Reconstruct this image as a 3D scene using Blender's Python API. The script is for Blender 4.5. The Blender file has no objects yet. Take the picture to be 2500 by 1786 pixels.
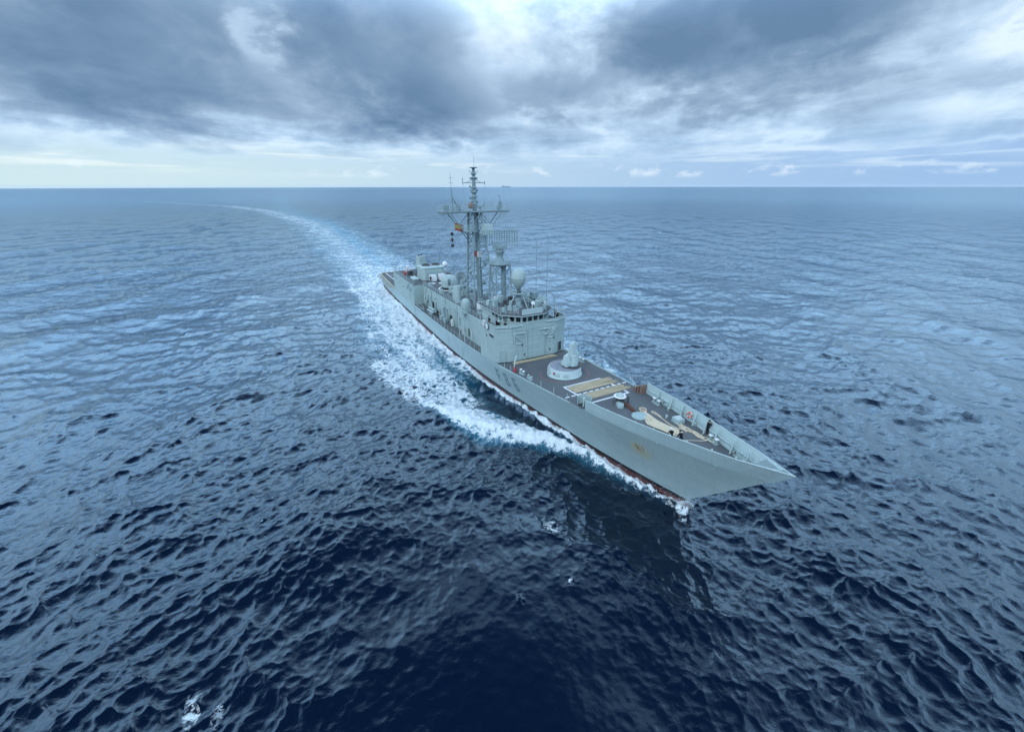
import bpy, bmesh, math, random
import numpy as np
from mathutils import Vector, Matrix, noise as mnoise

random.seed(7); np.random.seed(7)
sc = bpy.context.scene
COL = sc.collection
R = math.radians

# ------------------------------------------------------------------ camera
cam_d = bpy.data.cameras.new('camera')
cam = bpy.data.objects.new('camera', cam_d); COL.objects.link(cam)
cam.location = (0, 0, 32.561)
cam.rotation_euler = (R(90 - 23.422), R(0.08), 0)
cam_d.sensor_fit = 'HORIZONTAL'; cam_d.sensor_width = 36.0
cam_d.lens = 1015.75 / 2500 * 36
cam_d.clip_start = 0.5; cam_d.clip_end = 60000
sc.camera = cam
sc.view_settings.view_transform = 'Standard'
sc.view_settings.look = 'None'
sc.view_settings.exposure = 0.75
sc.view_settings.gamma = 1.0
sc.view_settings.use_curve_mapping = False
sc.render.engine = 'CYCLES'
sc.cycles.max_bounces = 6
sc.cycles.diffuse_bounces = 3
sc.cycles.glossy_bounces = 3
sc.cycles.transmission_bounces = 4
sc.cycles.volume_bounces = 2
sc.cycles.caustics_reflective = False
sc.cycles.caustics_refractive = False
sc.cycles.use_denoising = True

# ------------------------------------------------------------------ node helper
class NT:
    """small wrapper: every call adds a node and returns its main output socket"""
    def __init__(s, tree): s.t = tree; s.n = tree.nodes; s.l = tree.links
    def put(s, sock, v):
        if isinstance(v, bpy.types.NodeSocket): s.l.new(v, sock)
        elif v is not None:
            try: sock.default_value = v
            except Exception: sock.default_value = (v[0], v[1], v[2], 1.0)
    def node(s, typ, **kw):
        n = s.n.new(typ)
        for k, v in kw.items(): setattr(n, k, v)
        return n
    def m(s, op, a, b=None, c=None, clamp=False):
        n = s.node('ShaderNodeMath', operation=op, use_clamp=clamp)
        for i, v in enumerate((a, b, c)):
            if v is not None: s.put(n.inputs[i], v)
        return n.outputs[0]
    def v(s, op, a, b=None):
        n = s.node('ShaderNodeVectorMath', operation=op)
        s.put(n.inputs[0], a)
        if b is not None: s.put(n.inputs[1], b)
        return n.outputs['Value'] if op in ('LENGTH', 'DISTANCE', 'DOT_PRODUCT') else n.outputs[0]
    def sep(s, a):
        n = s.node('ShaderNodeSeparateXYZ'); s.put(n.inputs[0], a); return n.outputs
    def com(s, x, y, z=0.0):
        n = s.node('ShaderNodeCombineXYZ')
        for i, v in enumerate((x, y, z)): s.put(n.inputs[i], v)
        return n.outputs[0]
    def noise(s, vec, scale, detail=4.0, rough=0.5, dist=0.0, lac=2.0, typ=None):
        n = s.node('ShaderNodeTexNoise')
        if typ: n.noise_type = typ
        s.put(n.inputs['Vector'], vec); n.inputs['Scale'].default_value = scale
        n.inputs['Detail'].default_value = detail; n.inputs['Roughness'].default_value = rough
        n.inputs['Distortion'].default_value = dist; n.inputs['Lacunarity'].default_value = lac
        return n.outputs['Fac']
    def ss(s, x, a, b, lo=0.0, hi=1.0):
        n = s.node('ShaderNodeMapRange', interpolation_type='SMOOTHSTEP', clamp=True)
        for i, v in enumerate((x, a, b, lo, hi)): s.put(n.inputs[i], v)
        return n.outputs[0]
    def lin(s, x, a, b, lo=0.0, hi=1.0):
        n = s.node('ShaderNodeMapRange', clamp=True)
        for i, v in enumerate((x, a, b, lo, hi)): s.put(n.inputs[i], v)
        return n.outputs[0]
    def mix(s, f, a, b, blend='MIX'):
        n = s.node('ShaderNodeMix', data_type='RGBA', blend_type=blend)
        s.put(n.inputs[0], f); s.put(n.inputs[6], a); s.put(n.inputs[7], b)
        return n.outputs[2]
    def ramp(s, f, stops):
        n = s.node('ShaderNodeValToRGB'); s.put(n.inputs[0], f)
        e = n.color_ramp.elements
        while len(e) < len(stops): e.new(0.5)
        for k, (p, c) in enumerate(stops):
            e[k].position = p; e[k].color = (c[0], c[1], c[2], 1)
        return n.outputs[0]

# ------------------------------------------------------------------ sky (world): daylight sky under broken low cloud
SUN_EL, SUN_AZ = 44.0, -150.0         # behind the cloud cover, over the viewer's left shoulder
world = bpy.data.worlds.new('World'); sc.world = world; world.use_nodes = True
W = NT(world.node_tree); W.n.clear()
wo = W.node('ShaderNodeOutputWorld'); bg = W.node('ShaderNodeBackground')
W.l.new(bg.outputs[0], wo.inputs[0]); bg.inputs[1].default_value = 0.072
sky = W.node('ShaderNodeTexSky', sky_type='NISHITA'); sky.sun_disc = False
sky.sun_elevation = R(SUN_EL); sky.sun_rotation = R(SUN_AZ)
sky.air_density = 1.0; sky.dust_density = 1.5; sky.ozone_density = 2.0
D = W.node('ShaderNodeTexCoord').outputs['Generated']
dx, dy, dz = W.sep(D)[:3]
az = W.m('MULTIPLY', W.m('ARCTAN2', dx, dy), 57.2958)
el = W.m('MULTIPLY', W.m('ARCSINE', dz), 57.2958)
zz = W.m('ADD', W.m('MAXIMUM', dz, 0.0), 0.07)
P = W.com(W.m('DIVIDE', dx, zz), W.m('DIVIDE', dy, zz), 0.0)        # where the ray meets the cloud base
Pst = W.v('MULTIPLY', P, (1.0, 0.62, 1.0))                            # cloud drawn out along the wind
n_big = W.noise(Pst, 0.7, 5, 0.55, 0.3)
n_mid = W.noise(W.v('MULTIPLY', D, (5.0, 5.0, 9.0)), 1.0, 6, 0.58, 0.35)      # billows
n_fin = W.noise(W.v('MULTIPLY', D, (17.0, 17.0, 30.0)), 1.0, 5, 0.6, 0.2)
warp1 = W.m('MULTIPLY', W.m('SUBTRACT', n_mid, 0.5), 15.0)
warp2 = W.m('MULTIPLY', W.m('SUBTRACT', n_fin, 0.5), 9.0)
wz = W.m('ADD', az, warp1)
we = W.m('ADD', el, W.m('ADD', W.m('MULTIPLY', W.m('SUBTRACT', n_big, 0.5), 7.0), W.m('MULTIPLY', warp2, 0.35)))
def blob(a0, e0, ra, re, tilt, amp, core=0.25):
    """one cloud bank: a soft ellipse around azimuth a0, elevation e0"""
    ct, st = math.cos(R(tilt)), math.sin(R(tilt))
    a = W.m('SUBTRACT', wz, a0); e = W.m('SUBTRACT', we, e0)
    u = W.m('DIVIDE', W.m('ADD', W.m('MULTIPLY', a, ct), W.m('MULTIPLY', e, st)), ra)
    v = W.m('DIVIDE', W.m('SUBTRACT', W.m('MULTIPLY', e, ct), W.m('MULTIPLY', a, st)), re)
    d = W.m('SQRT', W.m('ADD', W.m('MULTIPLY', u, u), W.m('MULTIPLY', v, v)))
    return W.m('MULTIPLY', W.ss(d, core, 1.0, 1.0, 0.0), amp)
BLOBS = [  # azimuth, elevation, half width, half height, tilt, how much thicker (+) or thinner (-)
    (-36, 11.5, 26, 9.5, -6, 0.36), (-15, 13.5, 14, 10.0, -25, 0.34), (-9, 8.0, 11, 4.5, -14, 0.24),
    (23, 13.0, 17, 7.5, 0, 0.50), (34, 15.5, 13, 7.0, 10, 0.24),
    (2, 14.5, 9.5, 7.5, 10, -0.13), (-26, 13.2, 2.6, 5.0, -35, -0.26), (-44, 14.5, 6, 2.6, -10, -0.22),
    (44, 8.0, 9, 3.5, 4, -0.12), (47, 11.0, 5, 2.5, 0, -0.16), (4, 9.6, 12, 3.6, -6, 0.22),
]
dens = W.m('ADD', W.m('MULTIPLY', W.m('SUBTRACT', n_big, 0.5), 0.75), 0.49)
dens = W.m('ADD', dens, W.m('MULTIPLY', W.m('SUBTRACT', n_mid, 0.5), 0.60))
dens = W.m('ADD', dens, W.m('MULTIPLY', W.m('SUBTRACT', n_fin, 0.5), 0.22))
for b in BLOBS:
    dens = W.m('ADD', dens, blob(*b))
# clouds thin out towards the horizon
dens = W.m('SUBTRACT', dens, W.ss(el, 1.5, 6.5, 0.19, 0.0))
dens = W.m('SUBTRACT', dens, W.ss(el, 16.0, 25.0, 0.0, 0.16))      # cover thinned above the view, shaped to brighten the sea's reflections ...
dens = W.m('ADD', dens, W.ss(el, 44.0, 66.0, 0.0, 0.42))           # ... and an unseen thick bank added overhead to darken the near water
cloud_col = W.ramp(dens, [(0.20, (6.2, 7.6, 9.0)), (0.33, (7.0, 8.3, 9.4)), (0.47, (4.3, 5.8, 7.5)), (0.62, (2.75, 3.9, 5.4)), (0.82, (1.7, 2.7, 4.1)), (1.05, (1.2, 2.1, 3.4))])
# open sky low down: pale and warm to the left, clear blue to the right
side = W.ss(az, -50.0, 50.0)
low_col = W.mix(side, (5.3, 6.8, 7.3), (2.9, 4.5, 6.9))
low_col = W.mix(W.ss(el, 0.0, 9.0), low_col, W.mix(side, (4.3, 5.9, 7.2), (2.8, 4.4, 7.2)))
low_col = W.mix(W.ss(el, 2.0, 9.0, 0.0, 0.25), low_col, sky.outputs[0])
# thin streaks of far cloud
Q = W.com(W.m('MULTIPLY', az, 0.055), W.m('MULTIPLY', el, 0.85), 0.0)
st_n = W.noise(Q, 1.0, 5, 0.55, 0.5)
streak = W.m('MULTIPLY', W.ss(st_n, 0.50, 0.66), W.m('MULTIPLY', W.ss(el, 0.6, 2.5), W.ss(el, 6.0, 11.0, 1.0, 0.25)))
low_col = W.mix(W.m('MULTIPLY', streak, 0.85), low_col, W.mix(side, (7.4, 8.3, 8.1), (5.6, 7.0, 8.4)))
puff = W.m('MULTIPLY', W.ss(W.noise(W.com(W.m('MULTIPLY', az, 0.22), W.m('MULTIPLY', el, 0.42), 3.0), 1.0, 5, 0.6, 0.3), 0.54, 0.68), W.m('MULTIPLY', W.ss(el, 0.7, 1.3), W.ss(el, 1.8, 3.2, 1.0, 0.0)))
low_col = W.mix(W.m('MULTIPLY', puff, 0.55), low_col, (7.2, 8.2, 9.0))
alpha = W.m('MULTIPLY', W.ss(dens, 0.16, 0.38), W.ss(el, 1.2, 5.5))
cloud_col = W.mix(W.ss(el, 14.0, 30.0), cloud_col, W.v('MULTIPLY', cloud_col, (2.7, 3.2, 3.7)))   # cloud above the view made brighter and bluer to light the sea
cloud_col = W.mix(W.ss(el, 30.0, 58.0), cloud_col, W.v('MULTIPLY', cloud_col, (0.09, 0.105, 0.135)))  # unseen cloud overhead dimmed so the near water reflects dark
cloud_col = W.mix(W.ss(el, 2.0, 9.0, 1.0, 0.0), cloud_col, W.v('MULTIPLY', cloud_col, (0.78, 0.86, 0.94)))      # seen through more air low down
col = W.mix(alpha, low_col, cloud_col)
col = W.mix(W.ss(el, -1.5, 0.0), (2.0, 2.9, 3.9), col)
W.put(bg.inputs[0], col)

sun_d = bpy.data.lights.new('sun', 'SUN'); sun_d.energy = 0.7; sun_d.angle = R(22); sun_d.color = (1.0, 0.985, 0.96)
sun = bpy.data.objects.new('sun', sun_d); COL.objects.link(sun)
sv = Vector((math.sin(R(SUN_AZ)) * math.cos(R(SUN_EL)), math.cos(R(SUN_AZ)) * math.cos(R(SUN_EL)), math.sin(R(SUN_EL))))
sun.rotation_euler = sv.to_track_quat('Z', 'Y').to_euler()

# ------------------------------------------------------------------ placing of the frigate (used by sea and ship)
SHIP = Vector((23.4307, 27.9474, 0.0)); HD = 0.483832
FX = (math.sin(HD), -math.cos(HD))                      # unit vector of the ship's head
SHIP_ROT = math.atan2(FX[1], FX[0])
def to_ship(x, y):
    rx, ry = x - SHIP.x, y - SHIP.y
    return rx * FX[0] + ry * FX[1], -rx * FX[1] + ry * FX[0]

# hull lines: half breadth at deck / waterline as a function of the distance aft of the stem
DK_D = [0, 0.4, 3.2, 8, 12.2, 17, 23, 32, 40, 53, 75, 110, 125, 140]; DK_B = [0.03, 0.2, 1.45, 2.95, 4.0, 4.9, 5.6, 6.4, 6.85, 7.05, 7.15, 7.0, 6.6, 5.6]
WL_D = [0, 0.4, 4, 8, 13, 18, 25, 33, 41, 50, 60, 100, 115, 140];  WL_B = [0.03, 0.1, 0.95, 1.8, 2.7, 3.4, 4.3, 5.3, 6.1, 6.7, 6.95, 6.9, 6.5, 5.3]
KX = [-138, -113, -90, -73, -56, -49, -43, -35, -26, -19, -10, -5, 0]
KZ = [4.4, 4.2, 4.2, 4.35, 4.95, 5.25, 5.55, 6.25, 6.95, 7.35, 7.9, 8.25, 8.7]
def zm(x): return float(np.interp(x, KX, KZ))                    # main deck height
def z2(x): return float(np.interp(x, [-113, -93, -72, -56, -48, -43], [9.15, 9.15, 9.55, 10.3, 10.7, 10.9]))   # upper deck
def xstem(z): return -10.1 + 10.1 * (max(z, -3.0) / 10.4 if z > 0 else z / 6.0)
def smooth_interp(x, xs, ys):
    # monotone-ish smoothing of a polyline: average of nearby samples
    return float(np.mean(np.interp(x + np.linspace(-1.2, 1.2, 7) * min(1.0, max(0.0, x) / 4.0), xs, ys)))
def hb(x, z):
    d = max(0.0, xstem(z) - x)
    zd = zm(min(x, 0))
    w = smooth_interp(d, WL_D, WL_B); k = smooth_interp(d, DK_D, DK_B)
    t = min(1.0, max(-0.35, z / zd))
    if t < 0: return max(0.02, w * (1 + t * 0.5))
    return w + (k - w) * t ** 1.25

# ------------------------------------------------------------------ sea
def fft_tile(L, N, lam_lo, lam_hi, rms, wind_deg, spread, seed, peak=None):
    """one periodic patch of wind sea holding wavelengths lam_lo..lam_hi; returns height and sideways drift"""
    rs = np.random.RandomState(seed)
    k1 = np.fft.fftfreq(N, L / N) * 2 * np.pi
    kx, ky = np.meshgrid(k1, k1, indexing='ij'); k = np.hypot(kx, ky); k[0, 0] = 1e-6
    lam = 2 * np.pi / k
    S = k ** -3.6
    if peak: S = S * np.exp(-1.1 * (2 * np.pi / peak / k) ** -2 * 0) * np.exp(-0.9 * (2 * np.pi / peak / k) ** 2)
    w = R(wind_deg); c = (kx * math.cos(w) + ky * math.sin(w)) / k
    S = S * ((1 - spread) * np.maximum(c, 0) ** 2 + spread * 0.5)
    band = np.clip((lam - lam_lo * 0.8) / (lam_lo * 0.4), 0, 1) * np.clip((lam_hi * 1.2 - lam) / (lam_hi * 0.4), 0, 1)
    h = np.fft.ifft2((rs.normal(size=(N, N)) + 1j * rs.normal(size=(N, N))) * np.sqrt(S) * band) 
    H = np.fft.fft2(h.real); H[0, 0] = 0
    z = np.fft.ifft2(H).real; s = rms / z.std()
    dxx = np.fft.ifft2(1j * kx / k * H).real * s; dyy = np.fft.ifft2(1j * ky / k * H).real * s
    return np.stack([z * s, dxx, dyy], -1).astype(np.float32)
def sample(tile, L, x, y):
    N = tile.shape[0]
    u = (x / L * N) % N; v = (y / L * N) % N
    i = np.floor(u).astype(np.int32); j = np.floor(v).astype(np.int32)
    fu = (u - i)[:, None].astype(np.float32); fv = (v - j)[:, None].astype(np.float32)
    i %= N; j %= N; i2 = (i + 1) % N; j2 = (j + 1) % N
    return (tile[i, j] * (1 - fu) + tile[i2, j] * fu) * (1 - fv) + (tile[i, j2] * (1 - fu) + tile[i2, j2] * fu) * fv
def poly_soft(px, py, poly, soft):
    """1 inside a polygon, fading to 0 over `soft` metres outside its edge"""
    P = np.array(poly, float); n = len(P)
    out = np.zeros(px.shape, np.float32)
    lo = P.min(0) - soft; hi = P.max(0) + soft
    sel = np.where((px > lo[0]) & (px < hi[0]) & (py > lo[1]) & (py < hi[1]))[0]
    if not len(sel): return out
    x, y = px[sel], py[sel]
    d = np.full(x.shape, 1e9); ins = np.zeros(x.shape, bool)
    for a in range(n):
        x0, y0 = P[a]; x1, y1 = P[(a + 1) % n]
        ex, ey = x1 - x0, y1 - y0; L2 = ex * ex + ey * ey + 1e-9
        t = np.clip(((x - x0) * ex + (y - y0) * ey) / L2, 0, 1)
        d = np.minimum(d, np.hypot(x - x0 - t * ex, y - y0 - t * ey))
        cr = ((y0 > y) != (y1 > y)) & (x < (x1 - x0) * (y - y0) / (y1 - y0 + 1e-12) + x0)
        ins ^= cr
    sd = np.where(ins, d, -d)
    t = np.clip((sd + soft) / (soft * 1.6), 0, 1)
    out[sel] = t * t * (3 - 2 * t)
    return out
def line_gauss(px, py, line, width):
    """gaussian ridge along a polyline, plus how far along it the nearest point lies (0..1)"""
    P = np.array(line, float); best = np.full(px.shape, 1e9, np.float32); par = np.zeros(px.shape, np.float32)
    seg = np.hypot(*(P[1:] - P[:-1]).T); tot = seg.sum(); acc = 0
    for a in range(len(P) - 1):
        x0, y0 = P[a]; ex, ey = P[a + 1] - P[a]
        t = np.clip(((px - x0) * ex + (py - y0) * ey) / (ex * ex + ey * ey + 1e-9), 0, 1)
        dd = np.hypot(px - x0 - t * ex, py - y0 - t * ey)
        m = dd < best; best[m] = dd[m]; par[m] = ((acc + t * seg[a]) / tot)[m]; acc += seg[a]
    return np.exp(-(best / width) ** 2), par

def build_sea():
    f_ang = np.linspace(-74, 74, 985); b_ang = np.linspace(74, 286, 150)[1:-1]
    ang = np.radians(np.concatenate([f_ang, b_ang])); na = len(ang)
    # rings set by equal steps of the angle below the horizon, as a level-of-detail grid round the helicopter
    dep = np.concatenate([np.linspace(78, 0.62, 780)])
    f0 = np.radians(dep)
    th = np.linspace(math.tan(R(57)), math.tan(R(-23.2)), 800)
    rr = 32.56 / np.tan(np.arctan(th) + R(23.422))
    rr = rr[rr < 2600]
    rr = np.concatenate([np.linspace(0.5, rr[0], 8)[:-1], rr, np.geomspace(rr[-1] * 1.03, 30000, 70)])
    nr = len(rr)
    Rg, Ag = np.meshgrid(rr, ang, indexing='ij')
    X = (Rg * np.sin(Ag)).ravel(); Y = (Rg * np.cos(Ag)).ravel(); Rf = Rg.ravel()
    cell = np.sqrt(np.maximum(np.gradient(rr), 0.02) * np.maximum(rr * 0.0026, 0.02))[:, None].repeat(na, 1)
    back = np.ones(na); back[985:] = 0.0
    cell = np.where(back[None, :] > 0.5, cell, np.maximum(cell, rr[:, None] * 0.025)).ravel()
    disp = np.zeros((X.size, 3), np.float32)
    tiles = [  # size, samples, wavelengths, rms height, wind direction, spread
        (389.0, 512, 14.0, 60.0, 0.25, 252, 0.25, 11, 34.0, 1.3),
        (229.0, 1024, 3.2, 14.0, 0.095, 262, 0.25, 23, 6.5, 1.7),
        (127.0, 1024, 1.1, 3.2, 0.047, 248, 0.38, 37, 2.7, 2.0),
        (61.0, 1024, 0.45, 1.3, 0.021, 265, 0.8, 51, None, 1.9),
        (27.0, 1024, 0.14, 0.45, 0.0040, 255, 1.0, 77, None, 1.2)]
    sx, sy = to_ship(X, Y)
    # calmer, beaten-down water under the rotor and alongside
    calm = np.exp(-(((sx - 0) / 24.0) ** 2 + ((sy + 25) / 18.0) ** 2) ** 1.2)
    lull = 1.0 - 0.90 * calm
    for L, N, lo, hi, rms, wd, sp, seed, pk, chop in tiles:
        t = fft_tile(L, N, lo, hi, rms, wd, sp, seed, pk)
        wgt = np.clip((lo * 1.1 - cell) / (lo * 0.6) + 0.15, 0, 1)
        wgt = np.maximum(wgt, 0.9 * np.clip((hi * 1.1 - cell) / (hi * 0.6), 0, 1)).astype(np.float32)
        if lo < 10: wgt = wgt * lull
        s = np.where(wgt > 0.003)[0]
        a = R(seed * 7.0)
        u = X[s] * math.cos(a) - Y[s] * math.sin(a) + seed * 13.7; v = X[s] * math.sin(a) + Y[s] * math.cos(a) + seed * 5.1
        # the patch is laid turned, so its wind is turned back
        q = sample(t, L, u, v)
        w = wgt[s]
        disp[s, 2] += q[:, 0] * w
        disp[s, 0] += (q[:, 1] * math.cos(a) + q[:, 2] * math.sin(a)) * w * chop
        disp[s, 1] += (-q[:, 1] * math.sin(a) + q[:, 2] * math.cos(a)) * w * chop
    foam = np.zeros(X.size, np.float32); aer = np.zeros(X.size, np.float32)
    near = np.where((sx > -1550) & (sx < 25) & (sy > -480) & (sy < 60))[0]
    x, y = sx[near], sy[near]; fz = np.zeros(x.shape, np.float32); ff = np.zeros(x.shape, np.float32); fa = np.zeros(x.shape, np.float32)
    rng = lambda s: np.array([mnoise.noise((a * s, b * s, s * 7)) for a, b in ((0, 0),)])
    ay = np.abs(y)
    # waterline of the hull
    wl = np.interp(-10.1 - x, WL_D, WL_B); wl[x > -10.0] = 0; inside = (x < -10) & (x > -138)
    off = ay - wl
    # bow wave: a breaking crest that leaves the side of the hull and rolls outwards, on both sides
    crest = [(-8.9, 0.3), (-11, 0.75), (-14, 1.5), (-17.5, 2.35), (-21, 3.4), (-24.5, 5.1), (-27, 6.9), (-29, 8.6), (-31.3, 10.6), (-34, 12.0), (-37, 13.4), (-40, 15.2), (-43, 17.6), (-46.5, 20.5)]
    g, par = line_gauss(x, ay, crest, 1.0)
    wid = 0.45 + 2.6 * np.clip((par - 0.22) / 0.45, 0, 1)
    dist = np.sqrt(-np.log(np.maximum(g, 1e-30)))
    amp = 0.40 + 0.65 * np.sin(np.pi * np.clip(par * 0.9 + 0.05, 0, 1))
    fade = np.clip((0.97 - par) / 0.12, 0, 1)
    fz += np.exp(-(dist / (wid * 0.75)) ** 2) * amp * fade
    bw = [(-8.8, -0.1), (-11.1, -0.9), (-13.5, -1.7), (-17.1, -3.0), (-19.4, -4.2), (-21.9, -5.0), (-24.8, -8.0), (-27.4, -9.9), (-28.8, -12.2), (-30.6, -14.8), (-33.5, -15.8), (-36.0, -16.4), (-39.0, -17.0), (-42.4, -17.7), (-46.5, -19.4), (-43.0, -16.4), (-41.0, -13.4), (-38.6, -10.6), (-36.5, -9.2), (-33.0, -7.6), (-29.6, -5.6), (-26.6, -4.4), (-22.8, -3.1), (-18.9, -2.1), (-15.5, -1.2), (-12.6, -0.5), (-9.4, -0.05)]
    bm_ = poly_soft(x, -ay, bw, 1.3)
    ff = np.maximum(ff, np.where(y < 0, 1.0, 0.6) * bm_ * (0.47 + 0.36 * np.exp(-(dist / (wid * 0.6)) ** 2)) * np.clip(0.8 + 0.3 * np.clip(par / 0.25, 0, 1), 0, 1))
    fa = np.maximum(fa, np.clip(bm_ * 1.1, 0, 1) * 0.55 * np.clip(par / 0.4, 0, 1))
    # smooth hollow between crest and hull
    hol = poly_soft(x, -ay, [(-14, -1.6), (-24, -3.6), (-29.5, -6.2), (-33, -7.2), (-38, -8.9), (-44, -10.0), (-49, -9.2), (-44, -6.6), (-33, -5.3), (-22, -3.0)], 0.9)
    fz -= hol * 0.45
    # white line of broken water along the waterline
    hl = np.clip(1.0 - off / (0.55 + 0.012 * np.clip(-10 - x, 0, 128)), 0, 1) * inside * (off > -1.5)
    ff = np.maximum(ff, np.clip(hl * 1.6, 0, 1) * 0.95)
    fz += np.exp(-(off / 0.8) ** 2) * inside * 0.22
    # wash spreading down the side and the wake astern
    wash = [(-52, -6.8), (-46.9, -9.7), (-41.6, -9.1), (-42.4, -13.2), (-43.3, -16.2), (-48.5, -16.4), (-52.8, -18.8), (-57.7, -21.0), (-63, -21.2), (-71, -22.6), (-80.3, -24.0), (-92, -21.6), (-108, -20.5), (-121, -17.5), (-150, -20), (-200, -21), (-289, -22), (-430, -28), (-560, -40), (-560, -8), (-430, 22), (-294, 20), (-221, 17), (-180, 18), (-150, 20), (-121, 17.5), (-108, 20.5), (-80, 24), (-57, 21), (-43, 16), (-42, 13), (-41.6, 9.1), (-52, 6.8)]
    wm = poly_soft(x, y, wash, 6.0)
    link = poly_soft(x, -ay, [(-39.5, -12.0), (-41.5, -17.6), (-47.5, -21.0), (-58, -23.5), (-70, -23.5), (-64, -13), (-50, -9.5), (-43, -9.6)], 3.0)
    ff = np.maximum(ff, link * 0.50 * (y < 0))
    wm = np.maximum(wm, 0.95 * poly_soft(x, y, [(-520, -6), (-520, -42), (-700, -66), (-900, -124), (-1100, -225), (-1500, -430), (-1500, -400), (-1120, -190), (-930, -92), (-700, -26)], 14.0))
    wide = poly_soft(x, y, [(-46, -15), (-52, -20), (-60, -26), (-75, -31), (-95, -33), (-130, -32), (-200, -36), (-320, -44), (-520, -60), (-520, -25), (-200, -15), (-100, -12), (-60, -12)], 9.0)
    ff = np.maximum(ff, wide * 0.27)
    edge = np.clip((ay - 7.0) / 14.0, 0, 1)
    aft = np.clip((-x - 42) / 30.0, 0, 1)
    lev = 0.42 + 0.22 * (1 - edge) * aft - 0.05 * edge + 0.12 * np.exp(-((x + 46) / 5.0) ** 2)
    lev = lev - 0.20 * np.exp(-((off - 3.6 - 0.6 * np.sin(x * .4)) / 1.3) ** 2) * np.clip((-x - 44) / 4, 0, 1) * np.clip((x + 84) / 14, 0, 1)
    lev = np.where(x < -135, np.interp(-x, [135, 175, 240, 330, 450, 700, 1500], [0.56, 0.46, 0.41, 0.40, 0.39, 0.385, 0.32]), lev)
    yc = np.interp(-x, [138, 300, 430, 560, 700, 900, 1100, 1500], [0, -1, -4, -24, -46, -108, -208, -415])
    lev = np.where(x < -138, lev * (0.62 + 0.42 * np.exp(-((y - yc) / np.interp(-x, [138, 300, 700, 1500], [15, 17, 24, 30])) ** 2)) + 0.02, lev)
    core_w = np.exp(-((y - np.interp(-x, [138, 300, 450, 700], [1, 6, 4, -25])) / np.interp(-x, [138, 400, 800], [4.5, 9, 14])) ** 2) * (x < -134)
    lev = lev - 0.08 * core_w * np.clip((-x - 150) / 40, 0, 1)
    ff = np.maximum(ff, wm * lev)
    fa = np.maximum(fa, wm ** 2 * (0.25 + 0.30 * (1 - edge)) * np.interp(-x, [40, 200, 500, 1100], [1, 0.9, 0.6, 0.25]))
    fa = np.maximum(fa, core_w * np.interp(-x, [134, 160, 420, 900], [0.6, 1.0, 0.75, 0.2]))
    fa = np.maximum(fa, np.clip(hl, 0, 1) * 0.5)
    # foam streak lines left by the crest, parallel to the hull
    for yl, x0, x1, a in ((11.5, -62, -150, 0.12), (15.5, -50, -170, 0.10), (19.5, -60, -120, 0.08)):
        ff += a * np.exp(-((ay - yl - 0.8 * np.sin(x * 0.13) - 0.5 * np.sin(x * 0.31)) / 0.8) ** 2) * np.clip((x0 - x) / 6, 0, 1) * np.clip((x - x1) / 20, 0, 1) * (wm > 0.2)
    # loose patches of foam near the camera and the splash at the stem
    for cx, cy, rx, ry, a in ((-11.1, -45.0, 1.5, 0.7, 0.60), (-10.2, -43.6, 1.2, 0.6, 0.47), (-13.6, -14.4, 1.6, 1.0, 0.54), (-7.7, -21.7, 0.5, 0.4, 0.46), (-7.2, -16.7, 0.4, 0.4, 0.45), (-9.3, -0.5, 0.9, 0.5, 0.72), (-8.2, -1.2, 1.2, 0.6, 0.50), (-9.3, 0.6, 0.8, 0.5, 0.55)):
        ff = np.maximum(ff, a * np.exp(-(((x - cx) / rx) ** 2 + ((y - cy) / ry) ** 2)))
    fz += 0.25 * np.exp(-(((x + 9.3) / 0.9) ** 2 + (y / 0.7) ** 2))
    # churned water: short steep lumps inside the foam
    tq = fft_tile(19.0, 512, 0.35, 2.6, 0.10, 0, 1.0, 5, None)
    s = np.where((ff > 0.1) & (x > -420))[0]
    q = sample(tq, 19.0, x[s], y[s]); fz[s] += q[:, 0] * np.clip(ff[s], 0, 1) * np.clip(cell[near][s] * -0.6 + 1.2, 0.15, 1) * 1.6
    disp[near, 2] += fz; foam[near] = ff; aer[near] = fa
    # keep the sea from climbing above the deck side: level out inside the hull
    ins = near[(off < -0.6) & inside]; disp[ins] = 0
    # scattered small whitecaps on the steepest crests
    steep = disp[:, 2]
    wc = np.clip((steep - 0.76) / 0.3, 0, 1) * 0.50 * (Rf < 1500)
    foam = np.maximum(foam, wc.astype(np.float32))
    co = np.stack([X, Y, np.zeros_like(X)], 1) + disp
    co[:, 2] -= Rf ** 2 / (2 * 7.4e6) * 1.0
    idx = np.arange(nr * na).reshape(nr, na)
    a = idx[:-1, :]; b = idx[1:, :]
    a2 = np.roll(a, -1, 1); b2 = np.roll(b, -1, 1)
    quads = np.stack([a, a2, b2, b], -1).reshape(-1, 4)
    me = bpy.data.meshes.new('sea')
    nq = len(quads)
    me.vertices.add(len(co)); me.vertices.foreach_set('co', co.astype(np.float32).ravel())
    me.loops.add(nq * 4); me.loops.foreach_set('vertex_index', quads.astype(np.int32).ravel())
    me.polygons.add(nq); me.polygons.foreach_set('loop_start', np.arange(0, nq * 4, 4, dtype=np.int32))
    try: me.polygons.foreach_set('loop_total', np.full(nq, 4, np.int32))
    except Exception: pass
    me.update(calc_edges=True)
    me.polygons.foreach_set('use_smooth', np.ones(nq, bool))
    for nm, arr in (('foam', foam), ('aerated', aer), ('calm', calm)):
        at = me.attributes.new(nm, 'FLOAT', 'POINT'); at.data.foreach_set('value', np.clip(arr, 0, 1.2).astype(np.float32))
    ob = bpy.data.objects.new('sea', me); COL.objects.link(ob); ob['kind'] = 'structure'
    return ob

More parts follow.
